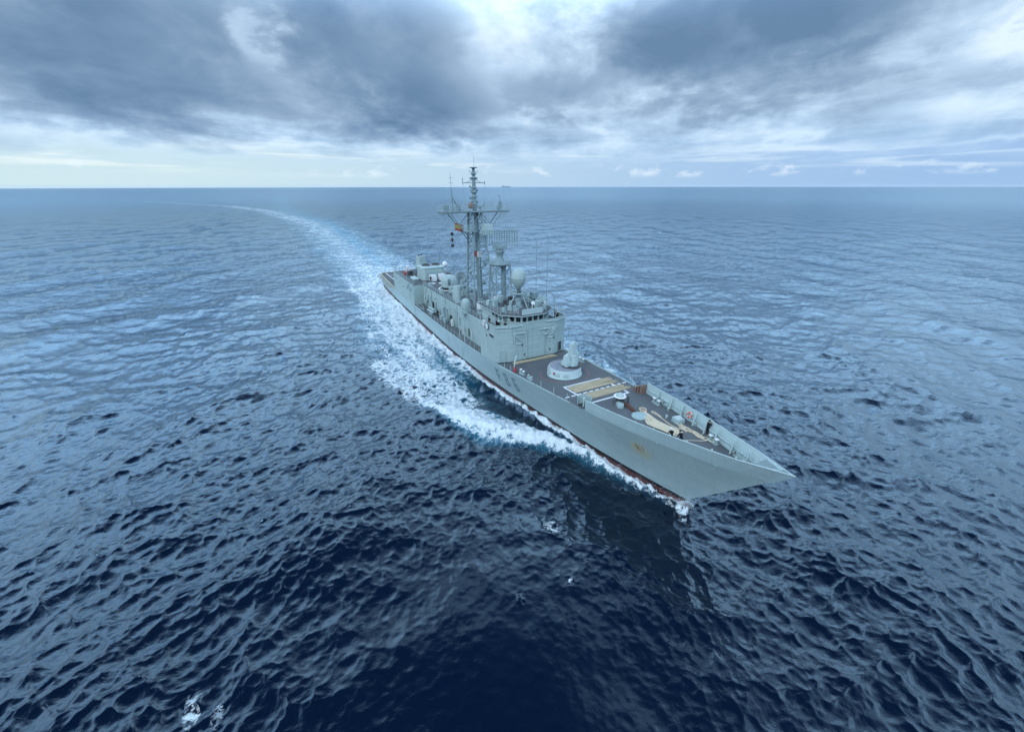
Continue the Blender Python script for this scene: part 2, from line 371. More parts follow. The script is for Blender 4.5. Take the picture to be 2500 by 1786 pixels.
def sea_material():
    mt = bpy.data.materials.new('sea_water'); mt.use_nodes = True
    T = NT(mt.node_tree); T.n.clear()
    out = T.node('ShaderNodeOutputMaterial')
    pos = T.node('ShaderNodeTexCoord').outputs['Object']
    def attr(nm):
        n = T.node('ShaderNodeAttribute'); n.attribute_name = nm; return n.outputs['Fac']
    foam, aer = attr('foam'), attr('aerated')
    flat = T.v('MULTIPLY', pos, (1, 1, 0))
    # ripples too small for the mesh
    r1 = T.noise(flat, 0.55, 4, 0.62, 0.3); r2 = T.noise(flat, 2.6, 5, 0.65, 0.3)
    r0 = T.noise(flat, 0.24, 5, 0.6, 0.4)                              # chop the far mesh is too coarse to carry
    rip = T.m('ADD', T.m('MULTIPLY', r1, 0.13), T.m('MULTIPLY', r2, 0.026))
    rip = T.m('ADD', rip, T.m('MULTIPLY', r0, T.ss(T.v('LENGTH', flat), 70.0, 260.0, 0.0, 0.75)))
    bp = T.node('ShaderNodeBump'); T.put(bp.inputs['Strength'], T.lin(attr('calm'), 0.0, 1.0, 1.0, 0.18)); bp.inputs['Distance'].default_value = 1.0
    T.put(bp.inputs['Height'], rip)
    # water: the dark body of the sea under a mirror whose strength follows the angle of view
    body = T.node('ShaderNodeBsdfDiffuse'); T.put(body.inputs['Color'], T.mix(aer, (0.0, 0.0033, 0.0135), (0.035, 0.19, 0.28)))
    gl = T.node('ShaderNodeBsdfGlossy'); gl.inputs['Color'].default_value = (0.70, 0.88, 1.0, 1)
    T.put(gl.inputs['Roughness'], T.ss(T.v('LENGTH', flat), 60.0, 1500.0, 0.05, 0.22)); T.put(gl.inputs['Normal'], bp.outputs[0])
    fn = T.node('ShaderNodeFresnel'); fn.inputs['IOR'].default_value = 1.34; T.put(fn.inputs['Normal'], bp.outputs[0])
    water = T.node('ShaderNodeMixShader'); T.put(water.inputs[0], T.m('MINIMUM', T.m('MULTIPLY', fn.outputs[0], 2.1), 0.55))
    T.l.new(body.outputs[0], water.inputs[1]); T.l.new(gl.outputs[0], water.inputs[2])
    # foam lace: cells of bubbles, broken by finer noise
    wv = T.v('ADD', flat, T.v('MULTIPLY', T.com(T.m('SUBTRACT', T.noise(flat, 0.9, 3, 0.6), 0.5), T.m('SUBTRACT', T.noise(T.v('ADD', flat, (31.0, 7.0, 0)), 0.9, 3, 0.6), 0.5), 0.0), (2.6, 2.6, 0)))
    vo = T.node('ShaderNodeTexVoronoi', feature='DISTANCE_TO_EDGE'); T.put(vo.inputs['Vector'], wv); vo.inputs['Scale'].default_value = 0.75
    vo2 = T.node('ShaderNodeTexVoronoi', feature='DISTANCE_TO_EDGE'); T.put(vo2.inputs['Vector'], wv); vo2.inputs['Scale'].default_value = 2.3
    lace = T.m('ADD', T.m('MULTIPLY', T.ss(vo.outputs['Distance'], 0.0, 0.42, 1.0, 0.0), 0.5), T.m('MULTIPLY', T.ss(vo2.outputs['Distance'], 0.0, 0.35, 1.0, 0.0), 0.22))
    big = T.noise(flat, 0.16, 5, 0.62, 0.4); mid = T.noise(flat, 1.1, 6, 0.68, 0.4); fin = T.noise(flat, 6.0, 4, 0.7)
    tex = T.m('ADD', T.m('ADD', T.m('MULTIPLY', lace, 0.42), T.m('MULTIPLY', big, 0.40)), T.m('ADD', T.m('MULTIPLY', mid, 0.42), T.m('MULTIPLY', fin, 0.16)))
    thr = T.lin(foam, 0.0, 1.0, 1.02, 0.26)
    fac = T.ss(T.m('SUBTRACT', tex, thr), -0.03, 0.15)
    fac = T.m('MULTIPLY', fac, T.ss(foam, 0.03, 0.25))
    white = T.node('ShaderNodeBsdfPrincipled')
    T.put(white.inputs['Base Color'], T.mix(T.ss(fin, 0.3, 0.75), (0.52, 0.64, 0.70), (0.82, 0.87, 0.89)))
    white.inputs['Roughness'].default_value = 0.85; white.inputs['Specular IOR Level'].default_value = 0.2
    bf = T.node('ShaderNodeBump'); bf.inputs['Strength'].default_value = 0.8; bf.inputs['Distance'].default_value = 0.35
    T.put(bf.inputs['Height'], T.m('ADD', mid, T.m('MULTIPLY', fin, 0.5))); T.put(white.inputs['Normal'], bf.outputs[0])
    mx = T.node('ShaderNodeMixShader'); T.put(mx.inputs[0], fac)
    T.l.new(water.outputs[0], mx.inputs[1]); T.l.new(white.outputs[0], mx.inputs[2])
    T.l.new(mx.outputs[0], out.inputs[0])
    return mt
sea = build_sea(); sea.data.materials.append(sea_material())

# ------------------------------------------------------------------ mesh helpers
class MB:
    """collects simple solids and links them as ONE mesh object"""
    def __init__(s): s.v = []; s.f = []; s.mi = []; s.sm = []
    def add(s, vs, fs, mi=0, smooth=False):
        o = len(s.v); s.v += [tuple(map(float, q)) for q in vs]
        for f in fs: s.f.append(tuple(i + o for i in f)); s.mi.append(mi); s.sm.append(smooth)
        return s
    def box(s, c, d, rz=0.0, mi=0, M=None):
        x, y, z = d[0] / 2, d[1] / 2, d[2] / 2
        vs = [Vector((a * x, b * y, e * z)) for a in (-1, 1) for b in (-1, 1) for e in (-1, 1)]
        if M is None: M = Matrix.Rotation(rz, 3, 'Z')
        vs = [M @ q + Vector(c) for q in vs]
        return s.add(vs, [(0, 1, 3, 2), (4, 6, 7, 5), (0, 4, 5, 1), (2, 3, 7, 6), (0, 2, 6, 4), (1, 5, 7, 3)], mi)
    def prism(s, poly, z0, z1, mi=0, mi_top=None, inset=0.0):
        """upright prism over a counter-clockwise outline; z0/z1 numbers or functions of (x, y)"""
        n = len(poly); g0 = z0 if callable(z0) else (lambda x, y: z0); g1 = z1 if callable(z1) else (lambda x, y: z1)
        a = [(x, y, g0(x, y)) for x, y in poly]
        cx = sum(p[0] for p in poly) / n; cy = sum(p[1] for p in poly) / n
        b = [(x + (cx - x) * inset, y + (cy - y) * inset, g1(x, y)) for x, y in poly]
        s.add(a + b, [(i, (i + 1) % n, n + (i + 1) % n, n + i) for i in range(n)], mi)
        s.add(b, [tuple(range(n))], mi if mi_top is None else mi_top)
        s.add(a, [tuple(reversed(range(n)))], mi)
        return s
    def tube(s, pts, r, n=6, mi=0, cap=True, closed=False, r1=None):
        P = [Vector(p) for p in pts]; m = len(P); vs = []; fs = []
        up = Vector((0, 0, 1))
        for i in range(m):
            if closed: d = P[(i + 1) % m] - P[i - 1]
            else: d = P[min(i + 1, m - 1)] - P[max(i - 1, 0)]
            if d.length < 1e-9: d = Vector((0, 0, 1))
            d.normalize()
            u = d.cross(up if abs(d.z) < 0.95 else Vector((1, 0, 0))).normalized(); w = d.cross(u)
            rr = r if r1 is None else r + (r1 - r) * i / (m - 1)
            for k in range(n):
                a = 2 * math.pi * k / n
                vs.append(P[i] + (u * math.cos(a) + w * math.sin(a)) * rr)
        for i in range(m if closed else m - 1):
            j = (i + 1) % m
            for k in range(n):
                fs.append((i * n + k, i * n + (k + 1) % n, j * n + (k + 1) % n, j * n + k))
        s.add(vs, fs, mi, n > 4)
        if cap and not closed:
            s.add(vs[:n], [tuple(range(n))], mi); s.add(vs[-n:], [tuple(reversed(range(n)))], mi)
        return s
    def cone(s, a, b, r0, r1, n=12, mi=0): return s.tube([a, b], r0, n, mi, True, False, r1)
    def lathe(s, prof, n=24, c=(0, 0, 0), mi=0, axis=None, smooth=True):
        """profile of (radius, height) turned round the z axis (or an axis matrix) at c"""
        M = axis or Matrix.Identity(3); vs = []; fs = []; m = len(prof)
        for r, z in prof:
            for k in range(n):
                a = 2 * math.pi * k / n
                vs.append(M @ Vector((r * math.cos(a), r * math.sin(a), z)) + Vector(c))
        for i in range(m - 1):
            for k in range(n): fs.append((i * n + k, i * n + (k + 1) % n, (i + 1) * n + (k + 1) % n, (i + 1) * n + k))
        s.add(vs, fs, mi, smooth)
        if prof[0][0] > 1e-4: s.add(vs[:n], [tuple(reversed(range(n)))], mi)
        if prof[-1][0] > 1e-4: s.add(vs[-n:], [tuple(range(n))], mi)
        return s
    def wall(s, line, h, t=0.06, mi=0, closed=False):
        """thin upright plate along (x, y, z0) points"""
        P = [Vector(p) for p in line]
        for a, b in zip(P[:-1], P[1:]):
            d = Vector((b.x - a.x, b.y - a.y, 0)); 
            if d.length < 1e-6: continue
            nrm = Vector((-d.y, d.x, 0)).normalized() * t / 2
            q = [a - nrm, b - nrm, b + nrm, a + nrm]; H = Vector((0, 0, h))
            s.add(q + [v + H for v in q], [(0, 1, 5, 4), (1, 2, 6, 5), (2, 3, 7, 6), (3, 0, 4, 7), (4, 5, 6, 7), (3, 2, 1, 0)], mi)
        return s
    def mesh(s, name, mats):
        me = bpy.data.meshes.new(name); me.from_pydata(s.v, [], s.f)
        for m_ in (mats if isinstance(mats, (list, tuple)) else [mats]): me.materials.append(m_)
        me.polygons.foreach_set('material_index', s.mi); me.polygons.foreach_set('use_smooth', s.sm)
        me.update(); return me
    def build(s, name, mats, parent=None, loc=(0, 0, 0)):
        o = bpy.data.objects.new(name, s.mesh(name, mats)); COL.objects.link(o)
        o.parent = parent; o.location = loc
        return o
def rep(o, loc, parent=None, rz=None, scale=None):
    """another of the same part, sharing its mesh"""
    c = o.copy(); COL.objects.link(c); c.location = loc; c.parent = parent or o.parent
    if rz is not None: c.rotation_euler = (0, 0, rz)
    if scale: c.scale = scale
    return c
def empty(name, loc=(0, 0, 0), rz=0.0, parent=None):
    o = bpy.data.objects.new(name, None); o.location = loc; o.rotation_euler = (0, 0, rz); o.empty_display_size = 0.3
    COL.objects.link(o); o.parent = parent; return o
def tag(o, label, cat, group=None, kind=None):
    o['label'] = label; o['category'] = cat
    if group: o['group'] = group
    if kind: o['kind'] = kind
    return o
def ship_world(x, y, z):
    return (SHIP.x + x * FX[0] - y * FX[1], SHIP.y + x * FX[1] + y * FX[0], z)
def on_ship(name, x, y, z, label, cat, group=None, rz=0.0):
    o = empty(name, ship_world(x, y, z), SHIP_ROT + rz); return tag(o, label, cat, group)

# ------------------------------------------------------------------ materials
def paint(name, col, rough=0.55, wear=0.10, streak=0.0, metal=0.0, scale=0.6, tint=None, spec=0.35, seams=0.0):
    mt = bpy.data.materials.new(name); mt.use_nodes = True
    T = NT(mt.node_tree); b = mt.node_tree.nodes['Principled BSDF']
    pos = T.node('ShaderNodeTexCoord').outputs['Object']
    n1 = T.noise(pos, scale, 5, 0.6, 0.3); n2 = T.noise(pos, scale * 9, 4, 0.6)
    f = T.m('ADD', T.m('MULTIPLY', T.m('SUBTRACT', n1, 0.5), wear * 3.0), T.m('MULTIPLY', T.m('SUBTRACT', n2, 0.5), wear * 1.2))
    if streak:
        sv_ = T.noise(T.v('MULTIPLY', pos, (1.6, 1.6, 0.10)), 1.6, 4, 0.6)
        f = T.m('ADD', f, T.m('MULTIPLY', T.m('SUBTRACT', sv_, 0.5), streak))
    c = T.mix(T.m('ADD', f, 0.5, clamp=True), [q * 0.72 for q in col], [min(1, q * 1.26) for q in (tint or col)])
    if seams:                                                     # welded plate edges and odd repainted plates
        x_, y_, z_ = T.sep(pos)[:3]
        br = T.node('ShaderNodeTexBrick'); T.put(br.inputs['Vector'], T.com(T.m('ADD', x_, y_), z_, 0)); br.inputs['Scale'].default_value = 0.34; br.offset = 0.35
        br.inputs['Color1'].default_value = (1, 1, 1, 1); br.inputs['Color2'].default_value = (0.90, 0.92, 0.92, 1); br.inputs['Mortar'].default_value = (1 - seams,) * 3 + (1,); br.inputs['Mortar Size'].default_value = 0.006
        c = T.mix(1.0, c, br.outputs[0], 'MULTIPLY')
    T.put(b.inputs['Base Color'], c)
    b.inputs['Roughness'].default_value = rough; b.inputs['Metallic'].default_value = metal
    b.inputs['Specular IOR Level'].default_value = spec
    return mt
GREY = (0.335, 0.435, 0.43)
M_grey = paint('haze_grey_paint', GREY, 0.5, 0.12, 0.40, seams=0.3)
M_grey2 = paint('haze_grey_fittings', (0.29, 0.39, 0.395), 0.55, 0.10)
M_mast = paint('mast_grey_paint', (0.20, 0.28, 0.30), 0.6, 0.14)
M_light = paint('pale_grey_paint', (0.38, 0.49, 0.495), 0.5, 0.08)
M_white = paint('white_paint', (0.66, 0.69, 0.70), 0.5, 0.05)
M_deck = paint('deck_nonslip_grey', (0.104, 0.120, 0.130), 0.9, 0.26, 0.0, scale=0.35, tint=(0.112, 0.126, 0.134), spec=0.15)
M_black = paint('black_paint', (0.016, 0.018, 0.022), 0.5, 0.1)
M_red = paint('red_antifouling', (0.125, 0.048, 0.050), 0.7, 0.16, 0.2)
M_redp = paint('red_paint', (0.36, 0.05, 0.06), 0.5, 0.08)
M_pink = paint('faded_red_line', (0.33, 0.10, 0.13), 0.8, 0.2)
M_rope = paint('tan_rope', (0.46, 0.40, 0.28), 0.9, 0.18, scale=3.0, spec=0.1)
M_rope2 = paint('pale_rope', (0.56, 0.50, 0.38), 0.9, 0.16, scale=3.0, spec=0.1)
M_num = paint('dark_number_paint', (0.145, 0.225, 0.26), 0.6, 0.12)
M_steel = paint('dark_steel', (0.06, 0.065, 0.07), 0.5, 0.15, metal=0.3)
M_chain = paint('rusty_chain', (0.10, 0.042, 0.032), 0.8, 0.2, scale=3)
M_brown = paint('weathered_brown_wood', (0.20, 0.135, 0.11), 0.8, 0.2, scale=2)
M_cloth = paint('navy_cloth', (0.012, 0.014, 0.020), 0.85, 0.1, scale=4, spec=0.15)
M_skin = paint('skin', (0.50, 0.32, 0.25), 0.6, 0.04, scale=6)
M_hair = paint('dark_hair', (0.02, 0.016, 0.014), 0.6, 0.1, scale=8)
M_orange = paint('orange_buoy', (0.62, 0.13, 0.08), 0.55, 0.08, scale=4)
M_yellow = paint('yellow_cloth', (0.33, 0.28, 0.10), 0.8, 0.06, scale=4)
M_flagred = paint('faded_red_cloth', (0.26, 0.07, 0.075), 0.85, 0.06, scale=4)
M_blue = paint('blue_enamel', (0.07, 0.10, 0.34), 0.5, 0.06, scale=4)
M_net = paint('net_cord', (0.36, 0.34, 0.26), 0.9, 0.1)
M_glass = bpy.data.materials.new('window_glass'); M_glass.use_nodes = True
_b = M_glass.node_tree.nodes['Principled BSDF']; _b.inputs['Base Color'].default_value = (0.006, 0.008, 0.010, 1); _b.inputs['Roughness'].default_value = 0.06

def hull_paint():
    """haze grey with salt streaks, and the rust-stained patch under the anchor pipe"""
    mt = paint('hull_grey_paint', (0.325, 0.435, 0.45), 0.45, 0.10, 0.34, scale=0.22)
    T = NT(mt.node_tree); b = mt.node_tree.nodes['Principled BSDF']
    base = b.inputs['Base Color'].links[0].from_socket
    pos = T.node('ShaderNodeTexCoord').outputs['Object']; x, y, z = T.sep(pos)[:3]
    jag = T.m('MULTIPLY', T.m('SUBTRACT', T.noise(T.v('MULTIPLY', pos, (1, 1, 0.35)), 2.6, 5, 0.65), 0.5), 1.5)
    dx_ = T.m('DIVIDE', T.m('SUBTRACT', T.m('ADD', x, jag), -14.1), 1.7); dz_ = T.m('DIVIDE', T.m('SUBTRACT', T.m('ADD', z, T.m('MULTIPLY', jag, 0.5)), 5.3), 1.3)
    d = T.m('SQRT', T.m('ADD', T.m('MULTIPLY', dx_, dx_), T.m('MULTIPLY', dz_, dz_)))
    stb = T.m('LESS_THAN', y, 0.0)
    run = T.noise(T.v('MULTIPLY', pos, (3.0, 1, 0.16)), 1.6, 3, 0.6)
    f1 = T.m('MULTIPLY', T.m('MULTIPLY', T.ss(d, 0.35, 1.15, 0.85, 0.0), stb), T.ss(run, 0.30, 0.58))
    dx2 = T.m('ABSOLUTE', T.m('SUBTRACT', x, -14.2)); 
    f2 = T.m('MULTIPLY', T.m('MULTIPLY', T.m('MULTIPLY', T.ss(dx2, 0.3, 0.75, 1.0, 0.0), T.m('MULTIPLY', T.ss(z, 4.9, 5.4), T.ss(z, 5.9, 6.05, 1.0, 0.0))), stb), T.ss(run, 0.48, 0.60))
    c = T.mix(f1, base, (0.40, 0.40, 0.24)); c = T.mix(f2, c, (0.26, 0.13, 0.05))
    # old touch-up rectangles, a shade off
    br = T.node('ShaderNodeTexBrick'); T.put(br.inputs['Vector'], T.com(x, z, 0)); br.inputs['Scale'].default_value = 0.16
    br.inputs['Color1'].default_value = (1, 1, 1, 1); br.inputs['Color2'].default_value = (0.90, 0.92, 0.94, 1); br.inputs['Mortar'].default_value = (0.78, 0.80, 0.82, 1); br.inputs['Mortar Size'].default_value = 0.004
    c = T.mix(1.0, c, br.outputs[0], 'MULTIPLY')
    T.put(b.inputs['Base Color'], c)
    return mt
M_hull = hull_paint()

# ------------------------------------------------------------------ the frigate
frigate = tag(empty('frigate', SHIP, SHIP_ROT), 'large grey warship steaming towards the right, with a tall lattice mast amidships', 'warship')
F = frigate
def part(mb, name, mat, parent=None): return mb.build(name, mat, parent or F)

# hull shell: stations by distance aft of the stem, levels by height
DS = [0, 0.25, 0.7, 1.4, 2.4, 3.6, 5, 6.5, 8, 10, 12, 14, 16, 18.5, 21, 24, 27, 30, 33, 36, 40, 44, 50, 56, 62, 68, 75, 82, 90, 98, 106, 113, 120, 126, 132, 138.0]
def shell_row(side):
    rows = []
    for d in DS:
        row = []
        for z in (-2.2, -0.8, 0.0, 0.42, 0.97, 1.5, 2.2, 3.0, 3.8, None, None, None):
            k = len(row)
            xd = -d * 1.0
            if z is None: 
                top = zm(min(0, xd)); z0 = 3.8
                zz_ = z0 + (top - z0) * ((k - 8) / 3.0)
            else: zz_ = z
            x = max(-138.1 + max(0, 3.0 - zz_) * 0.5, xstem(zz_) - d * (138.1 + xstem(zz_)) / 138.1)
            row.append((x, side * hb(x, zz_), zz_))
        rows.append(row)
    return rows
mb = MB(); nz = 12
band = lambda j: 2 if j < 3 else (1 if j == 3 else 0)
for side in (-1, 1):
    rows = shell_row(side); vs = [p for r_ in rows for p in r_]
    for i in range(len(DS) - 1):
        for j in range(nz - 1):
            q = (i * nz + j, i * nz + j + 1, (i + 1) * nz + j + 1, (i + 1) * nz + j)
            mb.add([vs[k] for k in q], [(0, 1, 2, 3) if side > 0 else (3, 2, 1, 0)], band(j), True)
    if side < 0: stern_s = rows[-1]
    else: stern_p = rows[-1]
for j in range(nz - 1):
    mb.add([stern_s[j], stern_p[j], stern_p[j + 1], stern_s[j + 1]], [(3, 2, 1, 0)], band(j))
hull = part(mb, 'hull', [M_hull, M_black, M_red])
bm = bmesh.new(); bm.from_mesh(hull.data); bmesh.ops.remove_doubles(bm, verts=bm.verts, dist=0.004); bmesh.ops.recalc_face_normals(bm, faces=bm.faces); bm.to_mesh(hull.data); bm.free()

# decks
mb = MB(); xs = [-0.5, -1.5, -3, -5, -7.5, -10, -13, -16, -19, -22, -26, -30, -35, -39, -42, -46, -50, -56, -62, -68, -75, -82, -90, -100, -113]
mid = 13
for a, b in zip(xs[:-1], xs[1:]):
    za, zb = zm(a), zm(b); ha, hb_ = hb(a, za) - 0.03, hb(b, zb) - 0.03
    mb.add([(a, -ha, za), (a, ha, za), (b, hb_, zb), (b, -hb_, zb)], [(0, 1, 2, 3)])
main_deck = part(mb, 'main_deck', M_deck)
mb = MB()
for a, b in ((-113, -122), (-122, -130), (-130, -138)):
    za, zb = zm(a), zm(b); mb.add([(a, -hb(a, za) + .03, za), (a, hb(a, za) - .03, za), (b, hb(b, zb) - .03, zb), (b, -hb(b, zb) + .03, zb)], [(0, 1, 2, 3)])
flight_deck = part(mb, 'flight_deck', M_deck)
mb = MB()
for s in (-1, 1): mb.box((-126, s * 4.6, 4.42), (22, 0.3, 0.012))
mb.box((-126, 0, 4.42), (22, 0.25, 0.012)); mb.box((-118, 0, 4.425), (0.3, 9.2, 0.012)); mb.box((-132, 0, 4.43), (0.3, 9.2, 0.012))
part(mb, 'landing_line', M_white, flight_deck)
mb = MB()
for s in (-1, 1):
    mb.tube([(x, s * (hb(x, zm(x)) + 0.03), zm(x) + 0.06) for x in (-113.6, -117, -122, -127, -132, -137.8)], 0.12, 6)
mb.tube([(-138.1, -5.7, 4.46), (-138.1, 5.7, 4.46)], 0.12, 6)
part(mb, 'deck_edge_pipe', M_rope2, flight_deck)

# raised plating round the bow with its stays
bul = empty('bow_bulwark', parent=F)
BX = [-21.6, -19, -16.5, -14, -11.5, -9.5, -7.5, -5.5, -4, -2.8, -1.8, -1.0, -0.4]
def btop(x): return float(np.interp(x, [-21.6, -19, -14, -9.5, -5, 0], [8.62, 8.78, 9.12, 9.46, 9.82, 10.4]))
mb = MB(); mi_ = MB(); cap = MB()
TT = [0, .12, .24, .36, .48, .58, .67, .75, .82, .88, .93, .97, 1.0]
for s in (-1, 1):
    xb = [-21.6 + t * 19.95 for t in TT]; xt = [-21.6 + t * 21.6 for t in TT]
    yb = [hb(x, zm(x)) for x in xb]; yb[-1] = 0.02
    yt = [y_ + 0.03 * (1 - t) for y_, t in zip(yb, TT)]; yt[-1] = 0.0
    out_b = [(x, s * y_, zm(x)) for x, y_ in zip(xb, yb)]
    out_t = [(x, s * y_, btop(x)) for x, y_ in zip(xt, yt)]
    xi = [x - 0.9 * max(0, t - .8) / .2 for x, t in zip(xt, TT)]
    in_b = [(x, s * max(0.0, y_ - 0.07), zm(x) + 0.004) for x, y_ in zip(xb, yb)]
    in_t = [(x, s * max(0.0, y_ - 0.06), btop(x) - 0.004) for x, y_ in zip(xi, yt)]
    n = len(TT)
    for i in range(n - 1):
        f = (0, 1, 2, 3) if s < 0 else (3, 2, 1, 0)
        mb.add([out_b[i], out_b[i + 1], out_t[i + 1], out_t[i]], [f], 0, True)
        mi_.add([in_b[i], in_t[i], in_t[i + 1], in_b[i + 1]], [f], 0, True)
        cap.add([out_t[i], out_t[i + 1], in_t[i + 1], in_t[i]], [f], 0, False)
    cap.tube([(p[0], p[1] - s * 0.03, p[2] + 0.03) for p in out_t], 0.065, 6)
    mb.add([out_b[0], out_t[0], in_t[0], in_b[0]], [(0, 1, 2, 3)])
part(mb, 'outer_plating', M_hull, bul); part(mi_, 'inner_plating', M_light, bul); part(cap, 'cap_rail', M_light, bul)
mb = MB()
mb.add([(-3.0, -1.0, 9.98), (-3.0, 1.0, 9.98), (0.05, 0.02, 10.45), (0.05, -0.02, 10.45)], [(0, 3, 2, 1), (0, 1, 2, 3)])
part(mb, 'bow_breasthook', M_light, bul)
for s in (-1, 1):
    for x in (-19.0, -16.6, -14.6, -12.4, -10.6, -8.9, -6.6, -4.6, -3.1):
        y = hb(x, zm(x)) - 0.08; z0 = zm(x); z1 = btop(x) - 0.05
        mb = MB()
        w = 0.42 if y > 1.6 else 0.25
        for dx_ in (-0.03, 0.03): pass
        mb.add([(x - .04, s * y, z0), (x - .04, s * (y - w), z0), (x - .04, s * (y - 0.12), z1), (x - .04, s * y, z1), (x + .04, s * y, z0), (x + .04, s * (y - w), z0), (x + .04, s * (y - 0.12), z1), (x + .04, s * y, z1)],
               [(0, 1, 2, 3), (7, 6, 5, 4), (1, 5, 6, 2), (0, 4, 5, 1), (2, 6, 7, 3)])
        mb.tube([(x, s * (y - w), z0), (x, s * (y - .12), z1)], .085, 5)
        part(mb, 'stay', M_light, bul)
mb = MB()
for s in (-1, 1):
    mb.tube([(x, s * max(0.05, hb(x, zm(x)) - 0.10), (zm(x) * 0.55 + btop(x) * 0.45)) for x in (-21.4, -19, -16.5, -14, -11.5, -9.5, -7.5, -5.5, -4, -2.8)], 0.085, 5)
part(mb, 'stringer', M_light, bul)
for x, y in ((-17.6, 1), (-5.8, 1), (-9.6, 1), (-12.0, -1), (-6.2, -1)):          # roller chocks in the plating
    mb = MB(); yy = y * (hb(x, zm(x)) - 0.16); z = zm(x) + 0.32
    mb.tube([(x - .35, yy, z - .25), (x - .3, yy, z + .25), (x + .3, yy, z + .25), (x + .35, yy, z - .25)], 0.09, 6)
    mb.box((x, yy, z - .27), (0.9, 0.25, 0.12))
    part(mb, 'mooring_chock', M_grey2, bul)

# pennant number on the hull, F86 painted in block figures along the side
def on_hull(x, z, side, lift=0.012): return (x, side * (hb(x, z) + lift), z)
GL = {'F': [(0, 0, .22, 1), (.22, .80, .62, 1), (.22, .42, .52, .60)],
      '8': [(0, .08, .2, .46), (0, .56, .2, .92), (.42, .08, .62, .46), (.42, .56, .62, .92), (.08, .82, .54, 1), (.08, .42, .54, .60), (.08, 0, .54, .18)],
      '6': [(0, .08, .2, .92), (.42, .08, .62, .48), (.08, .82, .6, 1), (.2, .42, .54, .60), (.08, 0, .54, .18)]}
for side in (-1, 1):
    h_, w_ = 2.45, 2.05
    for ch, x0 in zip('F86', (-44.3, -41.7, -39.0) if side < 0 else (-39.0, -41.7, -44.3)):
        num = MB()
        for k, (a, b, c, d) in enumerate(GL[ch]):
            lift = 0.012 + 0.002 * k
            for i in range(3):
                fa, fb = b + (d - b) * i / 3, b + (d - b) * (i + 1) / 3
                za, zb = 2.15 + h_ * fa, 2.15 + h_ * fb
                sl = lambda f: (1 - f) * 0.5
                xs_ = [(x0 + a * w_ + sl(fa)), (x0 + c * w_ + sl(fa)), (x0 + c * w_ + sl(fb)), (x0 + a * w_ + sl(fb))] if side < 0 else [(x0 - a * w_ + sl(fa)), (x0 - c * w_ + sl(fa)), (x0 - c * w_ + sl(fb)), (x0 - a * w_ + sl(fb))]
                cl = lambda x: (zm(x) - zm(-44)) * 0.8          # follows the climb of the deck line
                q = [on_hull(x_, z_ + cl(x_), side, lift) for x_, z_ in zip(xs_, (za, za, zb, zb))]
                num.add(q, [(0, 1, 2, 3)])
        part(num, 'hull_number', M_num, hull)
for x, z in ((-17.0, 6.35), (-6.2, 7.6), (-2.3, 8.8)):                               # pale plates in the bow plating
    for side in (-1, 1):
        mb = MB(); q = [on_hull(x + a, z + b, side, 0.03) for a, b in ((-.3, -.05), (-.1, -.13), (.25, -.08), (.3, .08), (-.05, .12))]
        mb.add(q, [(0, 1, 2, 3, 4) if side < 0 else (4, 3, 2, 1, 0)]); part(mb, 'hull_plate', M_light, hull)
for x, za, zb in ((-58.2, 3.4, 1.6), (-66.0, 4.0, 0.8), (-91.5, 3.9, 0.5)):
    part(MB().tube([on_hull(x, za, -1, .03), on_hull(x, zb, -1, .03)], 0.055, 5), 'drain_pipe', M_grey2, hull)

# ---- superstructure blocks
def side_y(x): return hb(x, zm(x)) - 0.04
fore = [(-42.6, -4.2), (-42.6, 4.2), (-43.5, side_y(-43.5)), (-46.5, side_y(-46.5)), (-49.2, side_y(-49.2)), (-49.2, -side_y(-49.2)), (-46.5, -side_y(-46.5)), (-43.5, -side_y(-43.5))]
def zz2(x, y): return z2(x)
fore_house = part(MB().prism(fore, lambda x, y: zm(x) - .05, zz2, 0, 1), 'forward_deckhouse', [M_grey, M_deck])
mid_a = [(-49.2, -5.3), (-49.2, 5.3), (-62.5, 5.3), (-62.5, -5.3)]
mid_b = [(-62.5, -4.5), (-62.5, 4.5), (-77, 4.5), (-91.2, 4.5), (-91.2, -4.5), (-77, -4.5)]
mid_house = part(MB().prism(mid_a, lambda x, y: zm(x) - .05, lambda x, y: z2(x) - .02, 0, 1).prism(mid_b, lambda x, y: zm(x) - .05, lambda x, y: z2(x) - .022, 0, 1), 'middle_deckhouse', [M_grey, M_deck])
aft = [(-91.2, -side_y(-91.2)), (-91.2, side_y(-91.2)), (-102, side_y(-102)), (-113.5, side_y(-113.5)), (-113.5, -side_y(-113.5)), (-102, -side_y(-102))]
hangar = part(MB().prism(aft, lambda x, y: zm(x) - .05, lambda x, y: 9.15, 0, 1), 'hangar', [M_grey, M_deck])
for o_, lin in ((hangar, [(-91.3, -side_y(-91.3), 9.15), (-102, -side_y(-102), 9.15), (-113.4, -side_y(-113.4), 9.15)]), (hangar, [(-91.3, side_y(-91.3), 9.15), (-102, side_y(-102), 9.15), (-113.4, side_y(-113.4), 9.15)])):
    part(MB().wall(lin, 0.18, 0.05), 'coaming', M_grey, o_)
# shutter doors at the aft face of the hangar
for y in (-3.4, 3.4): part(MB().box((-113.53, y, 6.6), (0.08, 5.2, 4.4)), 'shutter_door', M_grey2, hangar)
# deck-edge waterways and kerbs
mb = MB()
for s in (-1, 1):
    for a, b in ((-42.5, -37.2), (-36.8, -32.0), (-31.7, -27.2), (-26.8, -24.3)):
        mb.tube([(x, s * (hb(x, zm(x)) + .02), zm(x) + .05) for x in np.linspace(a, b, 4)], 0.07, 5)
    mb.tube([(x, s * (hb(x, zm(x)) + .01), zm(x) + .02) for x in (-49.3, -56, -62, -70, -80, -91)], 0.05, 5)
part(mb, 'deck_kerb', M_light, main_deck)

